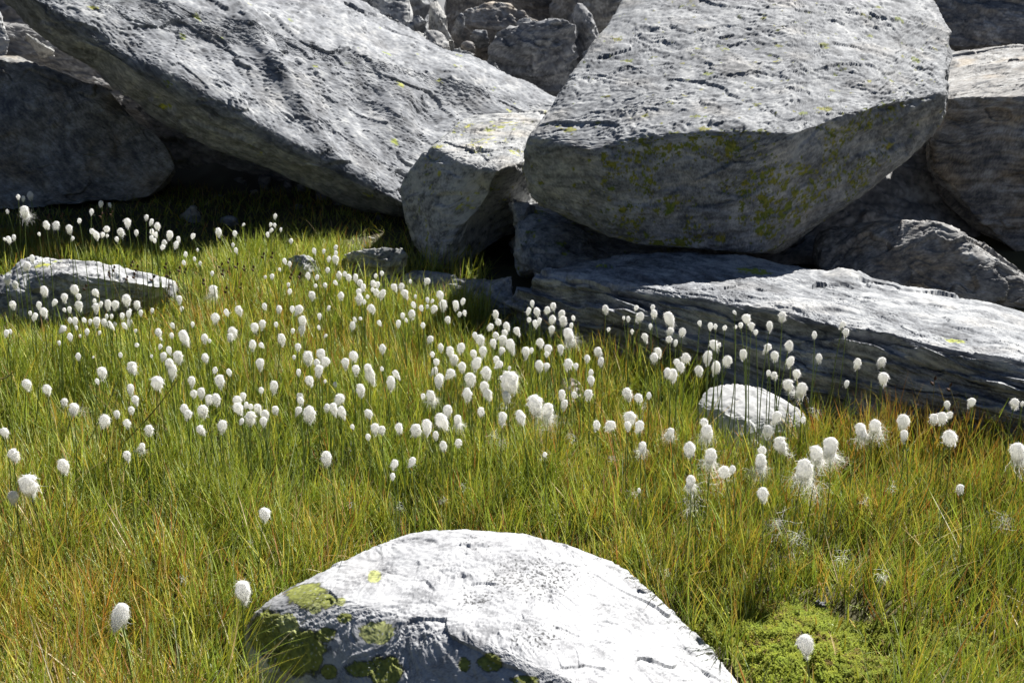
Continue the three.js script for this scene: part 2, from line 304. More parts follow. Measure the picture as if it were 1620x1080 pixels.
/* ---------- stones in the notch between the boulders ---------- */
const notch = [
  ['pitted pale stone perched on the crest of the leaning boulder', [[550, -20], [562, 14], [588, 38], [641, 62], [648, 46], [658, 30], [652, 4], [636, -34], [590, -40]], 5.98, 0.3, { base: [0.36, 0.36, 0.352], chip: 0.01, tilt: 0.24 }],
  ['small grey stone tucked beside the pitted pale stone', [[650, 22], [668, 20], [674, 36], [664, 48], [648, 46]], 6.08, 0.14, {}],
  ['upright pale wedge stone standing in the notch', [[674, 4], [692, -8], [708, 12], [718, 44], [724, 64], [712, 58], [690, 40], [674, 20]], 6.06, 0.22, { base: [0.38, 0.37, 0.345], fol: V(0.9, 0.3, 0.3), tilt: 0.2 }],
  ['round grey stone below the upright wedge stone', [[645, 58], [656, 45], [670, 48], [680, 64], [674, 72], [650, 66]], 5.96, 0.14, { base: [0.34, 0.335, 0.32], tilt: 0.08 }],
  ['pale stone lying at the foot of the upright wedge stone', [[672, 48], [690, 46], [712, 60], [714, 74], [690, 78], [678, 70]], 5.95, 0.16, { base: [0.37, 0.36, 0.345], tilt: 0.1 }],
  ['flat stone with a bright rim lying on the crest of the leaning boulder', [[708, 78], [722, 71], [742, 73], [752, 84], [748, 98], [722, 98], [708, 92]], 5.94, 0.14, { base: [0.288, 0.288, 0.28] }],
  ['dark rounded stone with a sunlit cap at the back of the notch', [[714, 40], [730, 12], [770, -4], [814, 4], [828, 18], [868, 40], [870, 70], [820, 84], [740, 78]], 6.5, 0.4, { base: [0.24, 0.216, 0.192], warm: 0.6 }],
  ['big bluish grey stone filling the middle of the notch', [[768, 70], [782, 44], [830, 42], [848, 30], [880, 26], [912, 34], [920, 60], [912, 108], [878, 148], [820, 122], [772, 96]], 6.12, 0.4, { base: [0.208, 0.212, 0.224], chip: 0.03 }],
  ['dark slanting slab stone leaning beside the block boulder', [[912, 4], [924, 2], [942, 26], [952, 44], [944, 70], [926, 84], [914, 40]], 6.3, 0.2, { fol: V(0.8, 0.6, 0.1), base: [0.24, 0.24, 0.248] }],
  ['dark stone at the top edge above the slanting slab stone', [[872, -60], [884, 12], [920, 20], [960, 34], [1010, 20], [1010, -60]], 6.9, 0.5, { base: [0.208, 0.2, 0.188] }],
  ['brown stone at the top edge behind the upright wedge stone', [[700, -60], [704, 4], [722, 20], [760, 16], [880, 20], [880, -60]], 7.2, 0.5, { base: [0.208, 0.192, 0.176] }],
  ['pale pebble beside the big bluish stone, nearest the flat stone', [[754, 98], [764, 90], [774, 95], [770, 104], [758, 106]], 5.98, 0.06, {}],
  ['tiny pebble in the gap below the big bluish stone', [[764, 106], [774, 101], [782, 104], [778, 111], [768, 111]], 5.95, 0.05, {}],
  ['grey stone at the top edge between pitted pale stone and upright wedge', [[634, -34], [660, -34], [676, -12], [670, 18], [646, 24], [636, 4]], 6.36, 0.3, {}],
  ['small brown stone in the notch above the flat rimmed stone', [[724, 70], [738, 60], [752, 66], [756, 80], [738, 84]], 6.1, 0.12, { base: [0.3, 0.27, 0.24] }],
  ['small grey stone behind the big bluish stone, near its left shoulder', [[740, 52], [752, 42], [772, 46], [776, 62], [756, 66]], 6.3, 0.12, {}],
  ['knobby stone peeping over the big bluish stone', [[812, 38], [822, 26], [840, 26], [848, 38], [830, 48]], 6.4, 0.12, {}],
  ['thin pale stone leaning at the foot of the slanting slab stone', [[918, 84], [930, 74], [944, 84], [934, 104], [922, 100]], 6.2, 0.1, {}],
  ['small stone wedged between the dark rounded stone and upright wedge', [[718, 30], [728, 18], [738, 24], [734, 44], [724, 48]], 6.3, 0.12, {}],
  ['pointed pebble against the big bluish stone', [[778, 98], [784, 95], [796, 112], [800, 122], [788, 116]], 5.96, 0.05, {}],
];
for (const [label, px, d, deep, o] of notch) {
  const small = deep < 0.2, ys = px.map(q => q[1]), yb = Math.max(...ys), yt = Math.min(...ys), tilt = y => (o.tilt || 0) * (yb - y) / (yb - yt), front = px.map(([x, y], i) => at(x, y, d + tilt(y) + deep * 0.16 * Math.abs(Math.sin(i * 2.4))));
  let mx = 0, my = 0; for (const [x, y] of px) { mx += x / px.length; my += y / px.length; }
  const nose = at(mx, my + 4, d + tilt(my) - deep * 0.16);
  const rear = px.map(([x, y]) => { const p = at(lerp(mx, x, 0.86), lerp(my, y, 0.9) + 2, d + deep); p.y -= 0.02 + deep * 0.1; return p; });
  const foot = small ? [] : px.map(([x, y]) => { const p = at(x, y, d + deep * 0.4); p.y = 0.12; return p; });
  rock('stone', label, 'stone', [...front, nose, ...rear, ...foot], { round: small ? 0.006 : 0.012, lump: small ? 0.006 : 0.02, chip: small ? 0.008 : 0.018, chipScale: small ? 14 : 8, layer: 0.004, fine: 0.003, group: 'stones in the notch', ...o });
}

/* ---------- stones in the meadow ---------- */
// map lichen on the front boulder: centre and radii in the photograph, pale or deep green
const lichenSpots = [[488, 942, 34, 20, 0], [515, 950, 16, 12, 0], [470, 1030, 44, 38, 0], [425, 1000, 30, 34, 0], [515, 1003, 17, 12, 0], [598, 1000, 30, 18, 1], [455, 988, 17, 18, 1], [592, 912, 11, 10, 1], [538, 952, 9, 7, 1], [610, 1062, 26, 24, 0], [570, 1058, 26, 12, 0], [520, 1062, 13, 12, 0], [776, 1047, 20, 14, 0], [735, 1050, 9, 12, 0], [830, 1076, 22, 8, 0], [545, 978, 12, 8, 0], [498, 962, 10, 10, 1]];
rock('front_boulder', 'white sunlit boulder half buried in the near grass with green lichen patches', 'boulder', [...H([398, 962, 0.085], [436, 932, 0.1], [554, 874, 0.12], [636, 834, 0.135], [735, 826, 0.15], [838, 838, 0.145], [908, 858, 0.12], [992, 893, 0.08], [1062, 962, 0.055], [1152, 1042, 0.03], [1190, 1095, 0.02],
  [505, 925, 0.13], [600, 958, 0.15], [700, 992, 0.16], [800, 1020, 0.163], [905, 1068, 0.16], [960, 1120, 0.15]), ...H([388, 1010, 0.02], [372, 1095, 0.0], [600, 1190, 0.04], [900, 1230, 0.02], [1150, 1200, -0.02]),
  ...[[420, 960], [735, 840], [1000, 900], [1190, 1100], [400, 1100]].map(([x, y]) => { const p = ah(x, y, 0.05); p.y = -0.1; return p; })], {
  fol: V(0.1, 0.95, 0.1), lump: 0.006, chip: 0.004, lin: 1, aniso: 1, chipScale: 6, layer: 0.0006, layers: 40, fine: 0.0022, round: 0.006, base: [0.43, 0.43, 0.437], dark: [0.2, 0.2, 0.207], light: [0.5, 0.5, 0.495], warm: 0.05, vein: 0.06, px: 1.8, crack: 0.001,
  paint: (p, n, c, seed) => {
    const [x, y] = seen(p), wob = noise(p.x * 30, p.y * 30, p.z * 30) * 12;
    // black lichen flecks on top, yellow green map lichen
    const fleck = fbm(p.x * 120, p.y * 120, p.z * 120, 2), zone = Math.max(smooth(70, 15, Math.hypot((x - 850) * 0.6, (y - 915) * 1.4)), smooth(45, 10, Math.hypot(x - 750, (y - 948) * 2)), smooth(60, 10, Math.hypot(x - 850, (y - 1010) * 2)), 0.6 * smooth(40, 10, Math.hypot(x - 755, (y - 862) * 2)));
    if (zone > 0.1 && fleck > 0.62 - 0.42 * zone) for (let q = 0; q < 3; q++) c[q] *= 0.16;
    for (const [lx, ly, rx, ry, pale] of lichenSpots) {
      const e = Math.hypot((x - lx) / rx, (y - ly) / ry) + 0.34 * fbm(p.x * 34, p.y * 34 + lx, p.z * 34, 4, 0.65);
      if (e < 1 && fleck < 0.6) { const t = 0.8 + 0.45 * fleck + 0.2 * fbm(p.x * 60, p.y * 60, p.z * 60 + 9, 2), L = pale ? [0.46, 0.48, 0.17] : [0.27, 0.29, 0.055]; for (let q = 0; q < 3; q++) c[q] = L[q] * t; if (e > 0.94) for (let q = 0; q < 3; q++) c[q] *= 0.4; }
      else if (e >= 1 && e < 1.1 && !pale) for (let q = 0; q < 3; q++) c[q] *= 0.35;
    }
  },
});

rock('long_stone', 'long pale stone with a shaded front lying in the meadow at left', 'stone', [...H([8, 446, 0.05], [44, 397, 0.12], [130, 400, 0.125], [232, 424, 0.105], [282, 440, 0.075], [6, 470, 0.05], [90, 424, 0.14], [190, 436, 0.12], [262, 452, 0.085], [284, 462, 0.02], [-40, 470, 0.04]), ...[[-40, 510], [60, 512], [170, 500], [280, 478], [60, 410], [260, 430]].map(([x, y]) => { const p = ah(x, y, 0); p.y = -0.06; return p; })], { base: [0.34, 0.34, 0.34], light: [0.5, 0.5, 0.49], chip: 0.014, chipScale: 9, lump: 0.012, fine: 0.004, fol: V(0.2, 0.8, 0.5), lichen: 0.03, lichenScales: [[25, 31]] });
rock('low_stone', 'white stone with round shadow spots low in the grass before the long slab', 'stone', [...H([1092, 636, 0.055], [1116, 604, 0.08], [1150, 596, 0.092], [1207, 600, 0.092], [1256, 625, 0.075], [1290, 660, 0.05], [1130, 640, 0.07], [1205, 650, 0.07], [1250, 660, 0.055]), ...[[1095, 690], [1180, 730], [1272, 710], [1150, 610], [1250, 640]].map(([x, y]) => { const p = ah(x, y, 0); p.y = -0.05; return p; })], { base: [0.4, 0.395, 0.385], dark: [0.22, 0.22, 0.22], light: [0.52, 0.52, 0.51], crack: 0.001, lin: 1, chip: 0.004, lump: 0.006, layer: 0.003, fine: 0.002, round: 0.01 });
const buried = (px, h, low) => [...px.map(([x, y, q]) => ah(x, y, h * q)), ...px.map(([x, y, q]) => { const p = ah(x, y, h * q); p.y = low; p.z -= 0.03; return p; })];
const small = { chip: 0.008, chipScale: 16, lump: 0.008, layer: 0.003, fine: 0.002, round: 0.008 };
rock('pinkish_stone', 'small pinkish stone nearly swallowed by grass in the middle of the meadow', 'stone', buried([[882, 600, 0.6], [905, 590, 1], [928, 602, 0.8], [936, 630, 0.3], [900, 640, 0.4], [884, 622, 0.5]], 0.07, -0.05), { ...small, base: [0.4, 0.344, 0.304] });
rock('bent_stone', 'small white stone at the edge of the shade, sloping down to the grass', 'stone', buried([[450, 404, 0.8], [468, 397, 1], [492, 398, 1], [508, 412, 0.7], [504, 432, 0.2], [480, 425, 0.7], [452, 412, 0.7]], 0.1, -0.05), { ...small, base: [0.44, 0.44, 0.424] });
rock('tilted_stone', 'flat tilted stone with pale rim beside the foot of the wedge boulder', 'stone', buried([[534, 408, 0.4], [560, 394, 0.9], [590, 387, 1], [630, 388, 1], [646, 397, 0.9], [612, 414, 0.7], [560, 424, 0.2]], 0.12, -0.05), { ...small, base: [0.32, 0.32, 0.288], chip: 0.014 });
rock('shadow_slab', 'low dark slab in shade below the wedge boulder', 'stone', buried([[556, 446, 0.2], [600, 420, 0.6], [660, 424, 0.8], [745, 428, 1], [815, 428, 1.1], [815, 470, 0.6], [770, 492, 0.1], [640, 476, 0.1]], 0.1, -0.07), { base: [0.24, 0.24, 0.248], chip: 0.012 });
rock('grass_stone', 'small greyish stone veiled by grass right of the long pale stone', 'stone', buried([[390, 470, 0.3], [400, 448, 0.9], [420, 442, 1], [436, 452, 0.8], [446, 474, 0.2], [410, 482, 0.2]], 0.08, -0.05), { ...small, base: [0.36, 0.336, 0.296] });
rock('flat_stone', 'small flat stone in the grass by the dark slab', 'stone', buried([[470, 462, 0.6], [492, 452, 1], [508, 460, 0.8], [504, 476, 0.3], [476, 478, 0.2]], 0.05, -0.05), { ...small, base: [0.32, 0.312, 0.288] });
rock('bottom_stone', 'pale stone tip in the grass at the lower left edge', 'stone', buried([[78, 1080, 0.5], [95, 1068, 1], [118, 1062, 1], [134, 1076, 0.7], [120, 1100, 0.3], [80, 1105, 0.3]], 0.05, -0.05), { ...small, base: [0.44, 0.44, 0.44] });
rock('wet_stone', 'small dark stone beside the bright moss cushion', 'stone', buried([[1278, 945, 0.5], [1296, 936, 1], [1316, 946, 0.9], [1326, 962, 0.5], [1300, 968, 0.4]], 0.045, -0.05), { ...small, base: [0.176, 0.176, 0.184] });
rock('ledge_stone', 'flat pale stone at the meadow rim behind the long pale stone', 'stone', buried([[62, 366, 0.6], [80, 362, 1], [110, 364, 0.9], [96, 372, 0.4], [66, 372, 0.4]], 0.05, -0.05), { ...small, base: [0.36, 0.352, 0.32] });
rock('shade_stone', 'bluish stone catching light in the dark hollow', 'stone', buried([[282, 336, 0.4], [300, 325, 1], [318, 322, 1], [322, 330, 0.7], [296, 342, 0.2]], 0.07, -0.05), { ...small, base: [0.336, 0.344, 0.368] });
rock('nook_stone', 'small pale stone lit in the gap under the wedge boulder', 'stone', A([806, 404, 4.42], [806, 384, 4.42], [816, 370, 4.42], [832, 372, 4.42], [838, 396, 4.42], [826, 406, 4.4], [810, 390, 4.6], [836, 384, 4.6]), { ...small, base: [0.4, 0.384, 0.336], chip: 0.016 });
// rubble in the hollow
const nth = 'first second third fourth fifth sixth seventh eighth ninth tenth eleventh twelfth thirteenth fourteenth fifteenth sixteenth seventeenth eighteenth nineteenth twentieth'.split(' ');
const rubble = [[372, 262, 20], [394, 270, 26], [418, 258, 18], [440, 268, 30], [420, 284, 34], [378, 284, 28], [352, 282, 24], [456, 286, 26], [482, 292, 34], [400, 300, 22], [508, 304, 30], [540, 312, 36], [346, 306, 22], [450, 306, 20], [570, 330, 30], [600, 344, 30], [520, 330, 24], [362, 345, 30], [470, 325, 26], [588, 374, 22]].sort((p, q) => p[0] - q[0]);
for (const [k, [x, y, w]] of rubble.entries()) {
  const r = w / 2, pts = [];
  for (let i = 0; i < 9; i++) { const a = i / 9 * 6.28 + R(-0.2, 0.2); pts.push([x + Math.cos(a) * r * R(0.8, 1.15), y + Math.sin(a) * r * 0.55 * R(0.8, 1.15), Math.sin(a) < 0 ? R(0.7, 1) : R(0, 0.4)]); }
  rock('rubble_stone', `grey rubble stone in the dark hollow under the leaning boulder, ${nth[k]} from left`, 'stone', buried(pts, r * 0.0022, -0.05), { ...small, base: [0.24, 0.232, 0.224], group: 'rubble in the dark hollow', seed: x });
}
/* ---------- grass ---------- */
const leafMaterial = new THREE.MeshPhysicalMaterial({ vertexColors: true, roughness: 0.8, transmission: 0.45, thickness: 0, side: THREE.DoubleSide, specularIntensity: 0.6 });
leafMaterial.name = 'grass_leaf';
// a unit blade, bowing forward, with its own colours from foot to tip
function bladeShape(bow, colours, segs = 5, fold = 0.25, droop = 0) {
  const pos = [], col = [], idx = [], nor = [];
  for (let i = 0; i <= segs; i++) {
    const t = i / segs, w = 0.5 * (t < 0.55 ? 1 : 1 - Math.pow((t - 0.55) / 0.45, 1.4) * 0.94), z = bow * t * t + droop * t * t * t * t, y = t * (1 - 0.25 * bow * bow * t) - Math.max(0, droop) * 0.35 * Math.pow(t, 5);
    const f = colours.length - 1, u = Math.min(f - 1e-6, t * f), k = Math.floor(u), m = smooth(0.25, 0.75, u - k);
    for (const s of [-1, 1]) { pos.push(s * w, y, z); nor.push(s * fold, -bow * t * 0.8, 1); for (let q = 0; q < 3; q++) col.push(lerp(colours[k][q], colours[k + 1][q], m)); }
    if (i < segs) { const a = i * 2; idx.push(a, a + 1, a + 2, a + 1, a + 3, a + 2); }
  }
  const g = new THREE.BufferGeometry();
  g.setAttribute('position', new THREE.Float32BufferAttribute(pos, 3)); g.setAttribute('normal', new THREE.Float32BufferAttribute(nor, 3)); g.setAttribute('color', new THREE.Float32BufferAttribute(col, 3));
  g.setIndex(idx); return g;
}
const GREEN = [0.3, 0.37, 0.028], DEEP = [0.18, 0.26, 0.022], LIME = [0.48, 0.47, 0.045], GOLD = [0.56, 0.4, 0.05], RUST = [0.43, 0.19, 0.03], STRAW = [0.58, 0.46, 0.22], BROWN = [0.2, 0.1, 0.04];
const kinds = {
  green: [[0.12, [GREEN, GREEN, GREEN]], [0.35, [DEEP, GREEN, GREEN]], [0.22, [GREEN, LIME, LIME]], [0.6, [DEEP, DEEP, GREEN]]],
  rust: [[0.1, [GREEN, GREEN, LIME, GOLD, RUST]], [0.25, [GREEN, LIME, GOLD, RUST]], [0.4, [GREEN, GREEN, GOLD, GOLD]], [0.18, [LIME, GOLD, RUST, RUST]]],
  straw: [[0.3, [STRAW, STRAW, STRAW]], [0.7, [GOLD, STRAW, STRAW]], [0.15, [BROWN, RUST, RUST]], [0.5, [GOLD, GOLD, RUST]]],
};
const bins = {}; for (const k in kinds) kinds[k].forEach(([bow, c], i) => { bins[k + i] = { g: bladeShape(bow, c), m: [], c: [] }; });
const q4 = new THREE.Quaternion(), e4 = new THREE.Euler(), m4 = new THREE.Matrix4(), s4 = V(1, 1, 1), p4 = V(0, 0, 0);
function addBlade(kind, x, y, z, len, wid, yaw, tilt, lean) {
  // tilt forward about the blade's own width, then turn, then lean with the wind
  e4.set(tilt, yaw, lean, 'ZYX'); q4.setFromEuler(e4);
  const b = bins[kind + Math.floor(rnd() * 4)];
  m4.compose(p4.set(x, y, z), q4, s4.set(wid, len, len)); b.m.push(m4.clone());
  const v = R(0.72, 1.25), w = R(-0.1, 0.1); b.c.push([v * (1 + w), v, v * (1 - w)]);
}
const rockFoot = sx => sx < 1100 ? lerp(3.55, 3.24, (sx - 785) / 315) : lerp(3.24, 2.73, (sx - 1100) / 520);
const cushions = [[1268, 1035, 0.115, 0.02, 0.17], [1440, 1005, 0.13, 0.018, 0.11], [945, 872, 0.09, 0.02, 0.045], [1300, 895, 0.09, 0.018, 0.05], [1125, 985, 0.05, 0.02, 0.09], [1540, 1030, 0.09, 0.016, 0.09], [1375, 1075, 0.08, 0.018, 0.07]].map(([px, py, rx, h, rz]) => ({ p: ah(px, py, 0.02), rx, rz, h }));
const mossEdge = (u, v, ci) => { const a = Math.atan2(v, u); return 0.82 + 0.3 * noise(Math.cos(a) * 1.4 + ci * 5, Math.sin(a) * 1.4, 3) + 0.12 * noise(Math.cos(a) * 5, Math.sin(a) * 5, ci); };
const inCushion = (x, z) => { for (let i = 0; i < cushions.length; i++) { const c = cushions[i], u = (x - c.p.x) / c.rx, v = (z - c.p.z) / c.rz; if (Math.hypot(u, v) < mossEdge(u, v, i) - 0.05) return true; } return false; };
{
  let n = 0;
  const D0 = 1.42, D1 = 5.35;
  for (let i = 0; i < 330000; i++) {
    const d = Math.sqrt(lerp(D0 * D0, D1 * D1, rnd())), x = R(-1, 1) * (0.36 * d + 0.42), z = -d;
    const clump = fbm(x * 5, 1.7, z * 5, 3), wide = fbm(x * 1.1 + 5, 4, z * 1.1, 2), tuft = noise(x * 17, 8, z * 17);
    if (tuft + 0.8 * clump < -0.12 && rnd() < 0.84) continue;
    const y = groundY(x, z);
    if (inRock(x, y + 0.012, z, 0.006) || inRock(x, y + 0.06, z, 0)) continue;
    const [sx, sy] = seen({ x, y, z });
    if (sx > 770 && d > rockFoot(sx)) continue;
    const edge = 4.42 + 0.1 * noise(x * 2.2, 3, 1) + 0.22 * smooth(330, 60, sx) - 0.16 * smooth(360, 640, sx);
    if (d > edge && rnd() < 0.8 + 0.2 * smooth(edge, edge + 0.25, d)) continue;
    if (d > edge - 0.5 && sx > 540 && sx < 800 && rnd() < 0.75) continue;
    if (inCushion(x, z) && rnd() < 0.88) continue;
    if (sy > 1050 && sx > 425 && sx < 1170) continue; // bare ground before the front boulder
    const low = sx < 300 && sy > 470 && sy < 565 ? 0.5 : Math.hypot(sx - 1190, (sy - 690) * 1.6) < 95 ? 0.7 : Math.hypot(sx - 1285, (sy - 1075) * 1.1) < 130 ? 0.4 : 1;
    if (low === 0.4 && rnd() < 0.55) continue;
    const right = smooth(1050, 1450, sx), nearLeft = smooth(760, 900, sy) * smooth(700, 350, sx);
    let rust = 0.14 + 0.4 * wide + 0.26 * right * smooth(960, 820, sy) + 0.16 * nearLeft + 0.2 * clump;
    const u = rnd(), kind = u < 0.045 + 0.07 * nearLeft + 0.03 * right ? 'straw' : u < rust ? 'rust' : 'green';
    let len = (0.07 + 0.052 * rnd() + 0.04 * clump) * (1 + 0.25 * nearLeft) * (1 - 0.35 * smooth(4.0, 4.7, d)) * (sx < 330 && d > 3.5 ? 0.75 : 1) * low;
    if (rnd() < 0.06) len *= 1.4;
    if (kind === 'straw') len *= R(0.7, 1.25);
    const loose = kind === 'straw' ? 0.5 : 0.17 + 0.16 * nearLeft + 0.05 * right;
    // keep blades out of the stones they stand beside
    const lean = (R(-1, 1) + R(-1, 1)) * loose - 0.1 * right - 0.16 * nearLeft * rnd() + 0.12 * wide;
    const yaw = R(0, 6.283), tilt = R(-0.1, 0.35) * (kind === 'straw' ? 2 : 1);
    if (inRock(x - Math.sin(lean) * len * 0.7, y + len * 0.7, z, 0)) continue;
    addBlade(kind, x, y - 0.006, z, len, R(0.0012, 0.0027) * (d > 3.6 ? 1.2 : 1), yaw, tilt, lean);
    n++;
  }
  // short undergrowth: moss shoots and leaf bases
  for (let i = 0; i < 40000; i++) {
    const d = Math.sqrt(lerp(D0 * D0, D1 * D1, rnd())), x = R(-1, 1) * (0.36 * d + 0.42), z = -d, y = groundY(x, z);
    if (inRock(x, y + 0.01, z, 0.002) || (x > -0.06 && d > rockFoot(seen({ x, y, z })[0]))) continue;
    addBlade(rnd() < 0.75 ? 'green' : rnd() < 0.6 ? 'rust' : 'straw', x, y - 0.004, z, R(0.025, 0.06), R(0.002, 0.004), R(0, 6.283), R(0, 0.9), R(-0.5, 0.5));
  }

}
const turf = new THREE.Group(); turf.name = 'meadow_grass';
for (const k in bins) {
  const b = bins[k], im = new THREE.InstancedMesh(b.g, leafMaterial, b.m.length); im.name = { g: 'green_blades', r: 'rust_tipped_blades', s: 'dry_blades' }[k[0]];
  b.m.forEach((m, i) => { im.setMatrixAt(i, m); im.setColorAt(i, new THREE.Color().setRGB(...b.c[i])); });
  im.userData.kind = 'stuff'; turf.add(im);
}
tag(turf, 'green grass with rust and gold tips covering the meadow', 'grass', null, 'stuff'); scene.add(turf);

/* ---------- moss cushions ---------- */
{
  const labels = ['bright yellow green moss cushion right of the white front boulder', 'darker green moss hummock in the lower right grass', 'dark moss patch behind the white front boulder', 'low moss patch above the bright moss cushion', 'narrow moss strip at the right flank of the front boulder', 'low moss mat at the lower right edge of the meadow', 'low moss mat at the bottom edge right of the bright moss cushion'];
  const mossMat = new THREE.MeshPhysicalMaterial({ vertexColors: true, roughness: 0.9, transmission: 0.3, thickness: 0, side: THREE.DoubleSide, specularIntensity: 0.3 });
  cushions.forEach((c, ci) => {
    const pos = [], col = [], nor = [];
    const y0 = groundY(c.p.x, c.p.z), top = (u, v) => c.h * Math.pow(Math.max(0, 1 - Math.pow(Math.hypot(u, v) / mossEdge(u, v, ci), 2)), 0.7) * (1 + 0.4 * noise(u * 1.7 + ci, v * 1.7, 8)) + 0.004 * noise(u * 4 + ci, v * 4, 2) + 0.002 * noise(u * 11, v * 11, ci);
    const dome = (u, v) => V(u * c.rx, top(u, v), v * c.rz), n = 34;
    const tri = (a, b, d, k) => { for (const p of [a, b, d]) { pos.push(p.x, p.y, p.z); col.push(...k); } };
    for (let i = 0; i < n; i++) for (let j = 0; j < n; j++) { const f = t => t / n * 2 - 1, a = [f(i), f(j)], b = [f(i + 1), f(j)], d = [f(i), f(j + 1)], e = [f(i + 1), f(j + 1)]; if (Math.hypot(...a) > 1 || Math.hypot(...e) > 1 || Math.hypot(...b) > 1 || Math.hypot(...d) > 1) continue; const k = [0.2, 0.23, 0.025]; tri(dome(...a), dome(...d), dome(...b), k); tri(dome(...b), dome(...d), dome(...e), k); }
    const count = Math.round(5200 * c.rx * c.rz / 0.0142), dull = ci === 0 ? 1 : ci === 2 ? 0.7 : 0.8;
    for (let i = 0; i < count; i++) {
      const a = R(0, 6.283), r = Math.sqrt(rnd()) * 1.12 * mossEdge(Math.cos(a), Math.sin(a), ci), u = r * Math.cos(a), v = r * Math.sin(a); if (r > 0.7 && rnd() < 0.3) continue; const p = dome(u, v), g = fbm(u * 3 + ci * 7, v * 3, 1, 2), tone = R(0.7, 1.25) * dull;
      const dead = g > 0.3 && rnd() < 0.5, k = dead ? [0.22 * tone, 0.15 * tone, 0.04 * tone] : [(0.33 + 0.08 * g) * tone, (0.37 + 0.03 * g) * tone, 0.03 * tone], up = V(u * 0.7 + R(-0.4, 0.4), 1, v * 0.7 + R(-0.4, 0.4)).normalize(), L = R(0.003, 0.008);
      for (let s = 0; s < 4; s++) { const b = R(0, 6.283), w = V(Math.cos(b), 0.35, Math.sin(b)).multiplyScalar(0.0032), m = p.clone().addScaledVector(up, L * (0.35 + s * 0.2)), side = V(-Math.sin(b), 0, Math.cos(b)).multiplyScalar(0.0011); tri(m.clone().sub(side), m.clone().add(side), m.clone().add(w), k); }
    }
    const g = new THREE.BufferGeometry(); g.setAttribute('position', new THREE.Float32BufferAttribute(pos, 3)); g.setAttribute('color', new THREE.Float32BufferAttribute(col, 3)); g.computeVertexNormals();
    const m = new THREE.Mesh(g, mossMat); m.name = numbered('moss_cushion'); m.position.set(c.p.x, y0 - 0.004, c.p.z); tag(m, labels[ci], 'moss', 'moss cushions'); scene.add(m);
  });
}

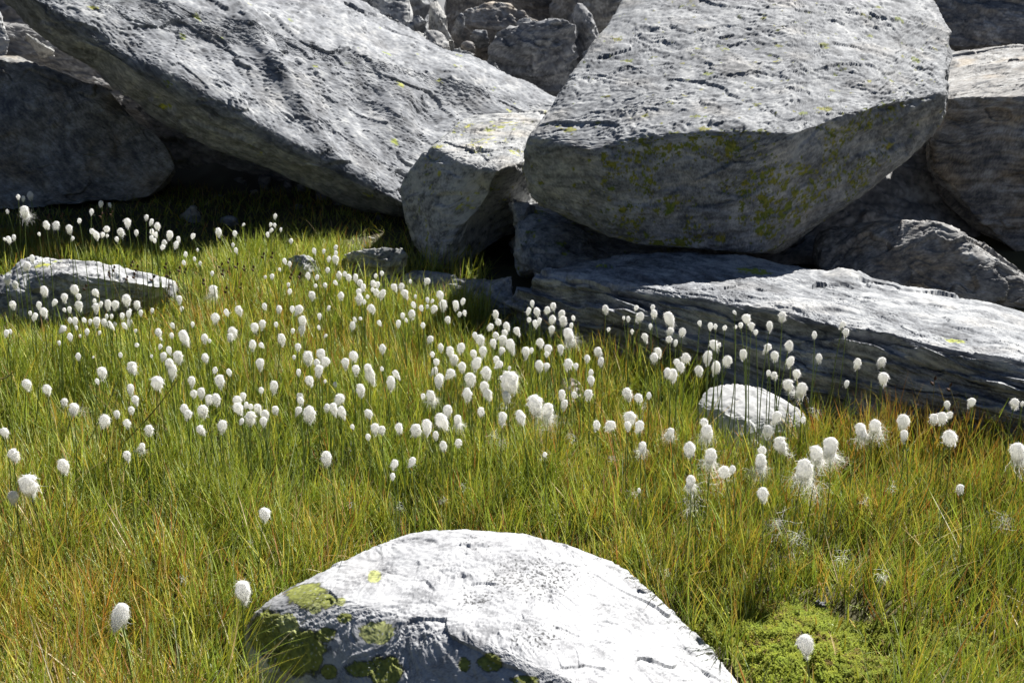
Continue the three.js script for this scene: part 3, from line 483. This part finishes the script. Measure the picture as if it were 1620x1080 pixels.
/* ---------- cotton grass ---------- */
// photo position of each head's middle, its width, and its state: e oval, c pointed, r ragged, w shedding wisps
const HEADS = `47 308 11.1;28 311 7;36 314 7;159 322 9.3;173 324 6.3;11 334 5.9;38 334 14.8 w;144 335 7.8;435 342 7;231 344 7.8;125 349 8.1;201 351 12.2;239 351 8.5;
72 355 11.5;88 355 11.1;385 355 5.2;428 355 6.7;434 356 6.7;248 357 10.7;109 362 11.5;168 362 10.7;444 363 5.2;429 364 7.4;145 366 9.6;190 366 11.1;
345 366 11.5;240 367 8.5;215 368 7.8;371 369 8.9;61 370 5.6;151 371 11.1;162 371 8.1;246 371 8.9;268 371 11.9;423 371 7;169 373 5.9;305 373 8.9;
21 375 7.8;239 376 8.1;114 377 7;6 378 4.8;184 378 7.8;282 378 7.4;13 379 9.3;244 380 7.8;460 381 8.1;259 384 9.6;278 387 9.6;368 387 6.3;257 391 9.6;
531 391 7.8;312 395 4.8;373 396 7.4;497 397 8.1;512 397 7;531 400 7.8;293 402 7.4;50 409 9.6;307 409 5.9;520 409 8.1;530 410 12.2;450 413 8.1;
290 415 7.4;316 416 6.3;458 417 7.8;42 420 13;442 426 5.6;518 427 8.9;335 432 7.4;604 432 7.8;545 433 8.1;536 434 10.4;487 436 9.3;594 436 7;
430 437 8.5;419 438 5.6;501 438 8.1;551 438 10.7;562 439 10;11 442 11.5;676 444 10.4;649 445 5.9;530 447 8.1;569 447 10.4;590 448 10.4;23 449 10.4;
456 450 6.7;514 451 8.1;597 451 9.6;499 452 7;635 453 10.4;623 454 11.5;574 455 10.4;117 457 14.1;589 458 7.4;69 459 13.7;337 459 14.8 w;458 461 8.5;
567 461 10.4;595 462 11.1;150 463 11.5;605 464 11.5;640 464 13;493 466 11.5;696 466 12.6;539 467 11.1;124 469 9.3;581 469 7;657 469 5.6;101 470 11.5;
568 471 13.3;199 473 15.6;283 473 10.7;676 474 7.8;149 476 7.4;684 476 6.7;732 476 10;576 477 7.8;86 478 10.4;842 480 8.9;19 481 11.1;159 481 7.4;
170 481 11.5;182 481 12.6;216 481 11.1;701 481 14.1;654 482 9.3;721 482 12.2;61 483 10;124 483 13.3;418 484 9.6;875 484 10.7;676 485 6.3;151 486 12.2;
1033 486 9.3;520 487 6.7;587 487 13.7;666 487 9.6;1007 487 9.3;287 488 7.8;441 488 10.7;687 488 11.5;958 488 11.9;109 489 8.5;462 489 9.3;473 489 14.4;
101 490 6.7;377 490 13;205 491 6.7;240 491 6.7;866 491 12.2;836 492 10;849 492 12.2;68 493 13.3;222 494 8.5;358 494 10;1162 494 7;47 495 6.7;
735 495 8.1;651 496 13;784 496 11.5;889 496 12.2;1035 496 12.2;203 497 10;727 497 8.5;193 499 9.6;637 499 9.6;1238 499 13.7;168 500 6.7;176 500 6.7;
505 500 8.1;1013 500 14.1;54 501 10.4;340 502 14.8;907 503 8.1;987 503 5.9;570 504 7;874 504 12.2;994 504 8.1;1059 504 18.5 e;1181 504 15.6;561 505 6.7;
708 505 10.7;110 506 8.1;132 506 8.5;478 506 14.1;642 506 6.3;837 506 8.9;891 506 13.7;118 508 10.4;152 508 12.6;853 508 10;142 509 7.4;164 509 10.7;
788 509 11.1;204 510 10;600 511 8.5;1107 511 8.9;181 512 6.7;415 512 11.9;630 512 10;847 512 10.4;304 513 7.4;436 513 8.5;1334 513 11.1;173 514 10.7;
272 514 8.5;558 514 11.5;669 514 9.3;1172 514 9.3;196 515 9.3;801 515 12.2;904 515 8.1;1189 515 11.1;1218 515 11.5;1029 516 7.4;1124 516 10.4;
1132 516 8.1;776 517 10.7;1164 517 6.7;120 518 5.6;402 518 14.8;504 518 6.7;1147 518 9.3;99 520 11.1;477 520 12.2;873 521 12.2;963 521 7.4;214 523 5.9;
463 523 8.1;817 523 12.2;1061 523 11.9;15 524 7.4;137 524 8.9;367 524 15.6;1000 524 7;1080 524 12.6;250 525 12.2;1196 525 9.3;1339 525 11.6;157 526 6.3;
9 527 9.3;798 527 11.5;899 528 18.5 w;1289 529 10.4;271 530 8.1;751 530 10.4;784 530 11.1;126 531 4.8;515 531 6.3;110 532 10.4;364 532 11.1;
290 533 18.1;1020 533 11.9;323 534 12.2;254 536 4.8;445 536 13.7;681 536 11.1;1059 536 11.5;759 537 16.7;795 538 15.2;331 539 6.3;854 541 14.1;
93 542 6.7;780 542 11.9;1069 542 8.5 w;399 545 12.6;1129 545 15.9;1139 545 5.9;1249 545 14.1;216 546 8.5;413 546 9.6;807 546 16.7;253 548 8.1;
471 548 11.1;697 548 10.7;729 549 14.4;605 550 11.9;1215 550 13.3;887 551 12.2;867 552 14.1;267 554 10.4;794 554 11.1;841 554 7.8;764 555 14.4;
946 555 13.3;712 556 14.1;832 556 14.8;1041 557 13.3;749 559 11.9;507 560 15.9;684 560 9.3;865 560 9.3;1176 560 13.3;190 561 7.8;559 562 15.9;
1226 562 14.1;123 563 10;239 563 5.6;258 563 11.5;281 563 16.7;487 564 17.8;1120 564 15.9 e;147 565 4.4;324 565 13;465 565 7.4;1035 565 14.4;
1296 565 11.1;929 566 10.7;1085 566 16.7;718 567 14.8;785 568 11.5;1151 570 16.7;951 571 10.7;1251 571 13.3;1396 571 13.5;515 572 15.2;690 572 11.1;
501 573 11.1;546 573 14.1;1071 573 11.5;267 574 14.8;411 574 14.8;754 574 16.7;1357 574 13;899 575 16.3;790 576 12.6;853 577 14.8;731 579 14.1;
865 579 11.1;911 579 10.4;1077 579 14.1;208 580 17 r;1133 580 15.6 e;806 582 6.7;582 583 14.8;604 583 7.4;563 584 13.3;340 585 10;504 585 15.6;
1106 585 14.8;272 586 16.3;688 586 11.9;362 588 10.4;769 588 18.5 c;1056 588 13;161 589 16.3;472 589 9.3;935 590 10;1216 590 8.5;713 591 16.3;
1064 591 18.5;1261 591 13.7;626 592 11.9;1225 593 11.1 r;585 594 18.5;696 596 12.2;744 598 19.6 r;1398 598 17.8;935 600 13;347 601 17;806 601 33 r;
303 602 13.3;489 602 15.2;694 602 15.9 e;153 603 8.1;514 603 5.6 e;618 604 15.9;248 606 22.2;41 607 15.6;1340 607 9.6 r;530 608 7.8;1247 608 18.5 r;
433 611 14.4;766 611 16.3;73 615 14.8;206 615 12.2;570 615 16.3;1269 615 18.5 w;413 617 10 e;318 620 14.1;992 621 16.7 r;306 622 12.2;739 622 17 c;
771 622 16.3 c;931 623 15.2;889 624 13;908 624 10.4;681 625 16.7 w;1027 625 10;384 626 10.7;474 626 10.7;669 627 9.3;801 627 15.2 e;1010 629 14.8;
341 630 15.9;330 631 13;537 631 18.1;213 632 12.6;475 633 11.9;375 634 15.9;101 635 11.1;1538 636 13;846 637 27 r;1606 637 14.9;1618 638 7.2;
893 639 12.2 e;1499 639 10.6;389 640 9.3;396 643 10;517 644 11.1;116 645 16.7 r;291 646 14.1;376 646 18.5;407 646 14.1;527 646 14.8;435 647 11.5;
207 648 11.1;320 648 17.8 r;708 648 16.7;867 648 20.4 w;472 649 11.9;540 651 14.8;761 651 12.6 e;489 652 21.9;582 653 13.3 r;184 654 11.1;297 655 14.8;
419 655 13.7;1503 656 10.6;823 658 18.5 c;396 659 18.5 r;1229 660 16.7 e;1491 660 17.8;795 661 15.6 e;997 661 22.2;1478 661 14.4;724 664 14.8 w;
1271 664 9.3 w;165 665 18.9;1430 665 21.7;382 666 9.3;416 666 13;698 666 22.2;1114 668 14.8;200 669 13;944 672 13.3;993 672 13;351 673 17;966 673 18.5;
1385 673 20.7 w;675 674 18.5;1012 674 16.7 e;557 675 8.5;593 677 15.2;631 677 14.1 e;235 679 15.2;316 679 14.1;604 679 11.9;658 679 18.5;
1362 680 20.7 w;1119 682 20.4 w;1216 682 20.4;6 683 14.8;1061 683 13.7 w;689 688 11.1 e;1431 688 13 e;582 691 10.4;1503 691 24.1 c;725 700 12.6;
1234 702 24.1;701 705 13.7 e;224 706 11.1 w;1017 706 14.1 w;1314 706 26.5 w;1091 708 20.4 c;1206 712 14.8;1611 715 26.5 w;1292 717 24.1 w;20 718 17.8 r;
862 719 8.9 e;200 720 13.3;1125 720 21.3 w;516 723 19.3;1204 729 20.4 w;652 730 12.2 e;624 734 13 e;99 736 19.6;1273 741 30.6 w;1159 742 11.1 e;
1146 746 22.2;621 753 10 e;1093 760 16.7 w;43 765 31.5 r;1520 772 12;1011 775 6.7 w;1207 780 19.4;20 785 18.5;418 812 20;383 933 29;190 973 30;
1275 1018 28`;
const cottonMaterial = new THREE.MeshPhysicalMaterial({ color: new THREE.Color().setRGB(0.96, 0.95, 0.925), roughness: 1, transmission: 0.6, thickness: 0, side: THREE.DoubleSide, specularIntensity: 0.2 });
cottonMaterial.name = 'cotton_wool';
const wispMaterial = cottonMaterial;
const stemMaterial = new THREE.MeshPhysicalMaterial({ color: new THREE.Color().setRGB(0.15, 0.21, 0.035), roughness: 0.6, transmission: 0.15, thickness: 0, side: THREE.DoubleSide });
function ribbon(pos, pts, w, side) { // a flat fibre through points
  for (let i = 0; i + 1 < pts.length; i++) {
    const a = pts[i], b = pts[i + 1], wa = w * (1 - 0.75 * i / (pts.length - 1)), wb = w * (1 - 0.75 * (i + 1) / (pts.length - 1));
    const q = [V(0, 0, 0).copy(a).addScaledVector(side, -wa), V(0, 0, 0).copy(a).addScaledVector(side, wa), V(0, 0, 0).copy(b).addScaledVector(side, -wb), V(0, 0, 0).copy(b).addScaledVector(side, wb)];
    for (const k of [0, 1, 2, 1, 3, 2]) pos.push(q[k].x, q[k].y, q[k].z);
  }
}
// a head one unit wide round the origin: a lumpy tuft of fibres combed downwards
function headShape(kind, seed, nu = 20, nv = 14, fibres = 520) {
  const tall = { n: 1.3, e: 1.65, c: 1.4, r: 1.25, w: 1.4 }[kind] + R(-0.08, 0.08), pinch = { n: 0.5, e: 0.62, c: 0.25, r: 0.15, w: 0.3 }[kind];
  const lobes = kind === 'r' ? 0.22 : kind === 'w' ? 0.14 : 0.12, bell = R(-0.16, 0.3), sweep = R(-0.25, 0.25), sway = R(-0.12, 0.12), skirt = R(0.05, 0.3), wind = R(-1, 1);
  const surf = (u, v) => { // v 0 top .. 1 bottom
    const th = v * Math.PI, a = u * 2 * Math.PI, yy = Math.cos(th);
    let r = Math.pow(Math.sin(th), kind === 'c' ? 1.0 : 0.82) * 0.455;
    if (kind === 'c') r *= lerp(0.62, 1.08, smooth(0.05, 0.6, v));
    if (v > 0.5) r *= lerp(1, 1 - pinch * 0.55, smooth(0.5, 1, v));
    r *= 1 + bell * (v - 0.5) * 2;
    r *= 1 + lobes * noise(Math.cos(a) * 1.3 + seed, yy * 1.2, Math.sin(a) * 1.3) * 1.6 + 0.1 * noise(Math.cos(a) * 4 + seed, yy * 0.9, Math.sin(a) * 4) + 0.05 * noise(Math.cos(a) * 11, yy * 2 + seed, Math.sin(a) * 11);
    let y = yy * 0.45 * tall; if (v > 0.5) y -= (lobes * 1.6) * Math.max(0, noise(Math.cos(a) * 1.6, seed, Math.sin(a) * 1.6)) * smooth(0.5, 1, v);
    if (v > 0.6) y -= skirt * smooth(0.6, 0.95, v) * (0.5 + 0.5 * noise(Math.cos(a) * 3 + seed, 1, Math.sin(a) * 3));
    y += 0.015 * noise(Math.cos(a) * 7, seed + 3, Math.sin(a) * 7);
    return V(r * Math.cos(a) + sway * yy * yy * yy * 0.8 + sweep * smooth(0.5, 1, v), y, r * Math.sin(a));
  };
  const gp = [], gi = [];
  for (let j = 0; j <= nv; j++) for (let i = 0; i < nu; i++) { const p = surf(i / nu, j / nv); gp.push(p.x, p.y, p.z); }
  for (let j = 0; j < nv; j++) for (let i = 0; i < nu; i++) { const a = j * nu + i, b = j * nu + (i + 1) % nu, c = a + nu, d = b + nu; gi.push(a, b, c, b, d, c); }
  let core = new THREE.BufferGeometry(); core.setAttribute('position', new THREE.Float32BufferAttribute(gp, 3)); core.setIndex(gi); core.computeVertexNormals(); core = core.toNonIndexed();
  const fp = [];
  for (let i = 0; i < fibres; i++) {
    const u = rnd(), v = Math.acos(1 - 2 * rnd()) / Math.PI, p = surf(u, v), q = surf(u, Math.min(0.999, v + 0.05)), out = V(p.x, p.y * 0.5, p.z).normalize(), down = q.clone().sub(p).normalize();
    const L = R(0.16, 0.4) * (v > 0.6 ? 1.6 : 1), dir = down.clone().multiplyScalar(R(0.5, 1)).addScaledVector(out, R(0.04, 0.42)).normalize(), side = V(R(-1, 1), R(-1, 1), R(-1, 1)).cross(dir).normalize();
    p.addScaledVector(out, -0.03);
    ribbon(fp, [p, p.clone().addScaledVector(dir, L * 0.5), p.clone().addScaledVector(dir, L).addScaledVector(out, R(-0.05, 0.05))], R(0.006, 0.014), side);
  }
  const strands = { n: 30, e: 40, c: 40, r: 120, w: 260 }[kind] * (fibres < 100 ? 0.2 : 1);
  for (let i = 0; i < strands; i++) {
    const a = R(0, 6.283), r = (kind === 'w' ? 0.36 : 0.44) * Math.sqrt(rnd()), L = (kind === 'w' ? R(0.5, 1.9) : kind === 'n' ? R(0.2, 0.5) : R(0.3, 0.9)), pts = []; let p = V(r * Math.cos(a), (-0.12 - 0.26 * (1 - r / 0.44)) * tall, r * Math.sin(a)), dir = V(R(-0.25, 0.25), -1, R(-0.25, 0.25)), drift = V(wind * 0.25, 0, 0);
    const n = kind === 'w' ? 7 : 4;
    for (let k = 0; k <= n; k++) { pts.push(p.clone()); dir.add(V(R(-0.75, 0.75), R(-0.4, 0.45), R(-0.75, 0.75))).add(drift).normalize(); p.addScaledVector(dir, L / n); }
    ribbon(fp, pts, R(0.008, 0.016), V(R(-1, 1), R(-0.3, 0.3), R(-1, 1)).normalize());
  }
  const fg = new THREE.BufferGeometry(); fg.setAttribute('position', new THREE.Float32BufferAttribute(fp, 3)); fg.computeVertexNormals();
  return mergeGeometries([core, fg]);
}
const headKinds = { n: [], e: [], c: [], r: [], w: [] };
for (let i = 0; i < 10; i++) headKinds.n.push(headShape('n', i * 13.7));
for (const k of ['e', 'c', 'r']) for (let i = 0; i < 3; i++) headKinds[k].push(headShape(k, 100 + i * 17.3));
for (let i = 0; i < 4; i++) headKinds.w.push(headShape('w', 200 + i * 9.1));
// a unit stem from the foot to (0, 1, 0)
function stemShape(bend, sides = 5, segs = 6) {
  const pos = [], idx = [];
  for (let j = 0; j <= segs; j++) for (let i = 0; i < sides; i++) { const t = j / segs, a = i / sides * 6.283, r = 1 - 0.35 * t; pos.push(Math.cos(a) * r * 0.0013 + 0, t, Math.sin(a) * r * 0.0013); pos[pos.length - 3] += bend * Math.sin(t * Math.PI); }
  for (let j = 0; j < segs; j++) for (let i = 0; i < sides; i++) { const a = j * sides + i, b = j * sides + (i + 1) % sides; idx.push(a, a + sides, b, b, a + sides, b + sides); }
  const g = new THREE.BufferGeometry(); g.setAttribute('position', new THREE.Float32BufferAttribute(pos, 3)); g.setIndex(idx); g.computeVertexNormals(); return g;
}
const stems = [stemShape(0.004), stemShape(0.009), stemShape(-0.006)];
const zones = [
  [0, 150, 0, 395, 'at the rim above the long stone'], [150, 330, 0, 395, 'at the rim before the shaded boulder'], [330, 480, 0, 440, 'before the dark hollow'], [480, 660, 0, 440, 'beside the flat tilted stone'],
  [0, 330, 395, 450, 'before the long pale stone'], [0, 110, 450, 560, "below the long stone's blunt end"], [110, 215, 450, 505, 'atop the drift below the long stone'], [110, 215, 505, 560, 'ending the drift below the long stone'], [215, 330, 440, 560, "off the long stone's pointed end"],
  [330, 440, 440, 560, 'around the small veiled stone'], [440, 560, 440, 500, 'by the left shadow slab end'], [440, 560, 500, 590, 'below the small flat stone'], [560, 640, 420, 520, 'in the knot before the shadow slab'], [640, 760, 420, 520, 'in the row under the wedge boulder'],
  [560, 700, 520, 600, 'below the shadow slab row'], [700, 800, 500, 575, 'left of the long slab tip'], [700, 800, 575, 625, 'left of the huge draggled tuft'], [800, 870, 460, 570, "before the long slab's dark tip"], [870, 950, 460, 570, "before the long slab's shaded front"], [800, 950, 570, 640, 'around the pinkish stone'],
  [950, 1080, 460, 530, 'before the middle of the long slab'], [950, 1080, 530, 625, 'between pinkish stone and low white stone'], [1080, 1180, 460, 640, 'just above the low white stone'], [1180, 1300, 460, 640, 'right of the low white stone'], [1300, 1620, 460, 620, 'against the bright ledges of the long slab'], [1300, 1620, 620, 760, 'in the rusty grass at far right'],
  [0, 150, 560, 800, 'at the far left meadow edge'], [150, 260, 560, 800, 'around the large domed head at left'], [260, 350, 560, 610, 'in the upper left open meadow'], [260, 350, 610, 800, 'on the left of the crowded clump'], [350, 440, 560, 640, 'above the crowded clump'], [350, 440, 640, 800, 'in the crowded clump'], [440, 560, 590, 700, 'right of the crowded clump'], [560, 700, 600, 700, 'leading to the tall white cluster'],
  [700, 800, 625, 720, 'under the huge draggled tuft'], [560, 700, 700, 800, 'below the tall white cluster'], [800, 950, 640, 760, 'below the pinkish stone'], [950, 1080, 625, 790, 'left of the shedding clump'], [1080, 1170, 640, 820, 'in the shedding clump'], [1170, 1300, 640, 820, 'in the group below the low white stone'], [440, 560, 700, 800, 'alone in the grass above the front boulder'], [0, 1620, 800, 1080, 'near the front boulder'], [0, 1620, 0, 1080, 'elsewhere in the meadow'],
];
const ordinals = 'first second third fourth fifth sixth seventh eighth ninth tenth eleventh twelfth thirteenth fourteenth fifteenth sixteenth seventeenth eighteenth nineteenth twentieth'.split(' ');
const all = HEADS.replace(/\n/g, '').split(';').map(s => { const [x, y, w, k] = s.split(' '); return { x: +x, y: +y, w: +w, k: k || 'n' }; }).sort((a, b) => b.w - a.w);
const single = all.slice(0, 300), rest = all.slice(300);
for (const h of all) {
  let tall = 0.185 + 0.03 * noise(h.x * 0.01, h.y * 0.01, 5) + R(-0.02, 0.025);
  if (h.y > 780) tall += 0.02;
  for (let i = 0; i < 40; i++) {
    h.p = ah(h.x, h.y, tall); h.ox = R(-0.02, 0.02); h.oz = R(-0.012, 0.012);
    const r = h.w / F * -h.p.z * 0.5;
    if (!inRock(h.p.x + h.ox, 0.02, h.p.z + h.oz, 0.012) && !inRock(h.p.x, h.p.y - r, h.p.z - r, 0.01) && !inRock(h.p.x - r, h.p.y, h.p.z, 0.01)) break;
    tall = i < 14 && h.y > 690 ? tall - 0.01 : tall + 0.014;
  }
  h.foot = V(h.p.x + h.ox, groundY(h.p.x + h.ox, h.p.z + h.oz) - 0.01, h.p.z + h.oz); h.size = h.w * Math.hypot(h.p.x, h.p.y - EYE, h.p.z) / F;
}
const inZone = new Map();
for (const h of single) { h.zone = zones.findIndex(z => h.x >= z[0] && h.x < z[1] && h.y >= z[2] && h.y < z[3]); if (!inZone.has(h.zone)) inZone.set(h.zone, []); inZone.get(h.zone).push(h); }
for (const [z, l] of inZone) { l.sort((a, b) => a.x - b.x); l.forEach((h, i) => {
  const look = { e: 'tall oval', c: 'pointed', r: 'ragged', w: 'shedding wispy' }[h.k] || (h.w >= 18 ? 'large plump' : h.w >= 13.5 ? 'round' : 'small round');
  h.label = l.length === 1 ? `${look} cotton head ${zones[z][4]}` : `${look} cotton head, ${i === 0 ? 'leftmost' : i === l.length - 1 ? 'rightmost' : ordinals[i] + ' from left'} ${zones[z][4]}`;
}); if (l.length > 16) console.log('zone', zones[z][4], l.length); }
const up = V(0, 1, 0);
function place(h, head, stem) {
  const d = h.p.clone().sub(h.foot), L = d.length();
  const tilt = new THREE.Euler(R(-0.35, 0.35), R(0, 6.283), R(-0.4, 0.4));
  stem.scale.set(1, L, 1); stem.quaternion.setFromUnitVectors(up, d.clone().divideScalar(L));
  head.position.copy(d); head.rotation.copy(tilt); head.scale.setScalar(h.size * 0.85);
}
for (const h of single) {
  const shape = h.k === 'n' && rnd() < 0.3 ? 'ecr'[Math.floor(rnd() * 3)] : h.k, list = headKinds[shape], g = new THREE.Group(); g.name = numbered('cotton_flower'); g.position.copy(h.foot);
  const head = new THREE.Mesh(list[Math.floor(rnd() * list.length)], cottonMaterial), stem = new THREE.Mesh(stems[Math.floor(rnd() * 3)], stemMaterial);
  head.name = 'cotton_head'; stem.name = 'stem'; place(h, head, stem); g.add(stem, head);
  tag(g, h.label, 'cotton grass', 'cotton grass in the meadow'); scene.add(g);
}
{ // the many smallest heads, one mass
  const hs = [headShape('n', 31, 12, 9, 60), headShape('n', 47, 12, 9, 60), headShape('e', 53, 12, 9, 60)], hg = [], sg = [];
  for (const h of rest) {
    const head = new THREE.Mesh(hs[Math.floor(rnd() * 3)]), stem = new THREE.Mesh(stems[Math.floor(rnd() * 3)]); place(h, head, stem);
    for (const [m, l] of [[head, hg], [stem, sg]]) { m.position.add(h.foot); m.updateMatrix(); l.push((m.geometry.index ? m.geometry.toNonIndexed() : m.geometry.clone()).applyMatrix4(m.matrix)); }
  }
  const g = new THREE.Group(); g.name = 'small_cotton_grass';
  const a = new THREE.Mesh(mergeGeometries(hg), cottonMaterial), b = new THREE.Mesh(mergeGeometries(sg), stemMaterial); a.name = 'cotton_heads'; b.name = 'stems'; a.userData.kind = b.userData.kind = 'stuff'; g.add(a, b);
  tag(g, 'many tiny cotton heads scattered through the meadow', 'cotton grass', null, 'stuff'); scene.add(g);
}
{ // shed cotton caught in the grass
  const fp = [];
  for (const [x, y, s] of [[868, 668, 30], [850, 650, 18], [905, 690, 12], [1095, 795, 22], [1130, 760, 26], [1190, 750, 14], [1290, 775, 26], [1235, 832, 24], [1265, 850, 16], [1010, 715, 14], [1018, 640, 10], [1395, 905, 10], [1330, 880, 12], [1250, 880, 10], [1590, 825, 18], [1410, 770, 10], [1370, 790, 9], [1395, 915, 10], [1060, 690, 16], [780, 690, 14], [795, 700, 12], [800, 640, 12], [630, 800, 10], [700, 790, 8], [735, 770, 8], [130, 650, 12], [290, 915, 8], [395, 860, 7], [560, 800, 8], [1005, 780, 12], [1055, 905, 7], [970, 725, 8], [1290, 650, 12], [1390, 690, 14], [1250, 720, 10], [860, 720, 10]]) {
    const c = ah(x, y, 0.1), r = s * 2.6 / F;
    for (let i = 0; i < s * 3; i++) { let p = c.clone().add(V(R(-r, r) * 0.5, R(-r, r) * 0.7, R(-r, r) * 0.5)), dir = V(R(-1, 1), R(-1, 0.4), R(-1, 1)).normalize(); const pts = []; for (let k = 0; k < 5; k++) { pts.push(p.clone()); dir.add(V(R(-0.6, 0.6), R(-0.6, 0.5), R(-0.6, 0.6))).normalize(); p.addScaledVector(dir, r * 0.3); } ribbon(fp, pts, 0.00018, V(R(-1, 1), R(-1, 1), R(-1, 1)).normalize()); }
  }
  const g = new THREE.BufferGeometry(); g.setAttribute('position', new THREE.Float32BufferAttribute(fp, 3)); g.computeVertexNormals();
  const m = new THREE.Mesh(g, cottonMaterial); m.name = 'shed_cotton'; tag(m, 'loose white cotton wisps caught among the grass blades', 'cotton wisps', null, 'stuff'); scene.add(m);
}

/* ---------- sedges, stalks, small plants ---------- */
{
  const sedgeMat = new THREE.MeshPhysicalMaterial({ color: new THREE.Color().setRGB(0.2, 0.17, 0.04), roughness: 0.7, transmission: 0.2, thickness: 0, side: THREE.DoubleSide }), spikeMat = new THREE.MeshStandardMaterial({ color: new THREE.Color().setRGB(0.075, 0.035, 0.018), roughness: 0.9 });
  const spike = new THREE.LatheGeometry([[0, 0], [0.5, 0.2], [0.62, 0.5], [0.4, 0.8], [0, 1]].map(p => new THREE.Vector2(...p)), 7);
  { const p = spike.attributes.position; for (let i = 0; i < p.count; i++) { const k = 1 + 0.3 * noise(p.getX(i) * 4, p.getY(i) * 7, p.getZ(i) * 4); p.setX(i, p.getX(i) * k); p.setZ(i, p.getZ(i) * k); } spike.computeVertexNormals(); }
  const spots = [[180, 425], [172, 434], [152, 438], [200, 440], [217, 424], [268, 434], [212, 436], [242, 440], [222, 402], [262, 420], [293, 428], [284, 426], [350, 420], [362, 428], [375, 420], [386, 424], [400, 425], [352, 430], [362, 412], [460, 437], [474, 436], [322, 446], [380, 452], [358, 458], [430, 403], [416, 404], [176, 337], [168, 334], [160, 340], [76, 342], [98, 340], [1481, 586], [1479, 602]];
  const place4 = ([x, y]) => x > 1400 ? 'before the right slab end' : x < 300 && y > 395 ? 'before the long pale stone' : y < 360 ? 'at the far meadow rim' : 'before the dark hollow', seenAt = {};
  spots.sort((p, q) => p[0] - q[0]);
  for (const [x, y] of spots) {
    const p = ah(x, y, R(0.12, 0.17)), f = V(p.x + R(-0.05, 0.05), 0, p.z + R(-0.03, 0.03)); if (inRock(f.x, 0.01, f.z, 0.01)) { f.z += 0.12; p.z += 0.1; p.y = Math.max(p.y, 0.1); }
    f.y = groundY(f.x, f.z) - 0.006;
    const g = new THREE.Group(); g.name = numbered('brown_sedge'); g.position.copy(f); const d = p.clone().sub(f), L = d.length();
    const s = new THREE.Mesh(stems[1], sedgeMat); s.name = 'stem'; s.scale.set(0.75, L, 0.75); s.quaternion.setFromUnitVectors(up, d.clone().divideScalar(L)); g.add(s);
    for (let i = 0; i < 2; i++) { const k = new THREE.Mesh(spike, spikeMat); k.name = 'spikelet'; k.position.copy(d).multiplyScalar(1 - 0.06 * i); k.scale.set(0.005, 0.011, 0.005); k.rotation.set(R(-0.5, 0.5), 0, (i ? 0.7 : -0.2) + R(-0.3, 0.3)); g.add(k); }
const where = place4([x, y]), k = seenAt[where] = (seenAt[where] ?? -1) + 1;
    tag(g, `thin sedge stem with dark brown spikelets ${where}, ${ordinals[k]} from left`, 'sedge', 'brown sedges ' + where); scene.add(g);
  }
  const stalks = [[[186, 602, 0.17], [112, 742, 0.03], 'pale green stalk slanting through the left meadow, the longest'], [[282, 598, 0.2], [190, 705, 0.06], 'dark brown tipped stalk slanting across the left meadow'], [[118, 640, 0.13], [88, 715, 0.03], 'thin upright green stalk left of the longest slanting stalk'], [[60, 612, 0.16], [46, 712, 0.02], 'pale stalk near the left edge of the meadow'], [[20, 588, 0.12], [-6, 600, 0.1], 'short brown stalk poking in at the left edge']];
  for (const [a, b, label] of stalks) {
    const p = ah(...a), q = ah(...b), d = p.clone().sub(q), L = d.length(), s = new THREE.Mesh(stems[0], label.includes('brown') ? sedgeMat : stemMaterial); s.name = numbered('long_stalk'); s.position.copy(q); s.scale.set(1.3, L, 1.3); s.quaternion.setFromUnitVectors(up, d.divideScalar(L)); tag(s, label, 'stalk', 'long stalks'); scene.add(s);
  }
  // little leafy plants rooted in cracks of the rock
  const leafG = bladeShape(0.5, [[0.2, 0.26, 0.06], [0.26, 0.3, 0.1], [0.3, 0.3, 0.12]], 3);
  const ray = new THREE.Raycaster();
  for (const [x, y, size, label] of [[1487, 564, 0.02, 'pale green rosette growing in a crack of the long slab'], [1302, 510, 0.014, 'tiny green plant in the long slab above the cotton grass'], [1216, 500, 0.012, 'tuft of moss on the long slab beside a lone cotton head'], [686, 60, 0.05, 'little yellow green plant with reddish tips between the notch stones']]) {
    ray.set(camera.position, at(x, y, 3).sub(camera.position).normalize()); ray.far = 20;
    const hit = ray.intersectObjects(rocks.map(r => r.mesh))[0]; if (!hit) continue;
    const g = new THREE.Group(); g.name = numbered('rock_plant'); g.position.copy(hit.point);
    for (let i = 0; i < 26; i++) { const l = new THREE.Mesh(leafG, leafMaterial); l.name = 'leaf'; l.scale.set(size * 0.22, size * R(0.5, 1), size * R(0.5, 1)); l.rotation.set(R(0.1, 1.1), R(0, 6.283), 0, 'YXZ'); l.position.set(R(-0.5, 0.5) * size, 0, R(-0.3, 0.5) * size); g.add(l); }
    tag(g, label, 'plant'); scene.add(g);
  }
}
renderer.render(scene, camera);
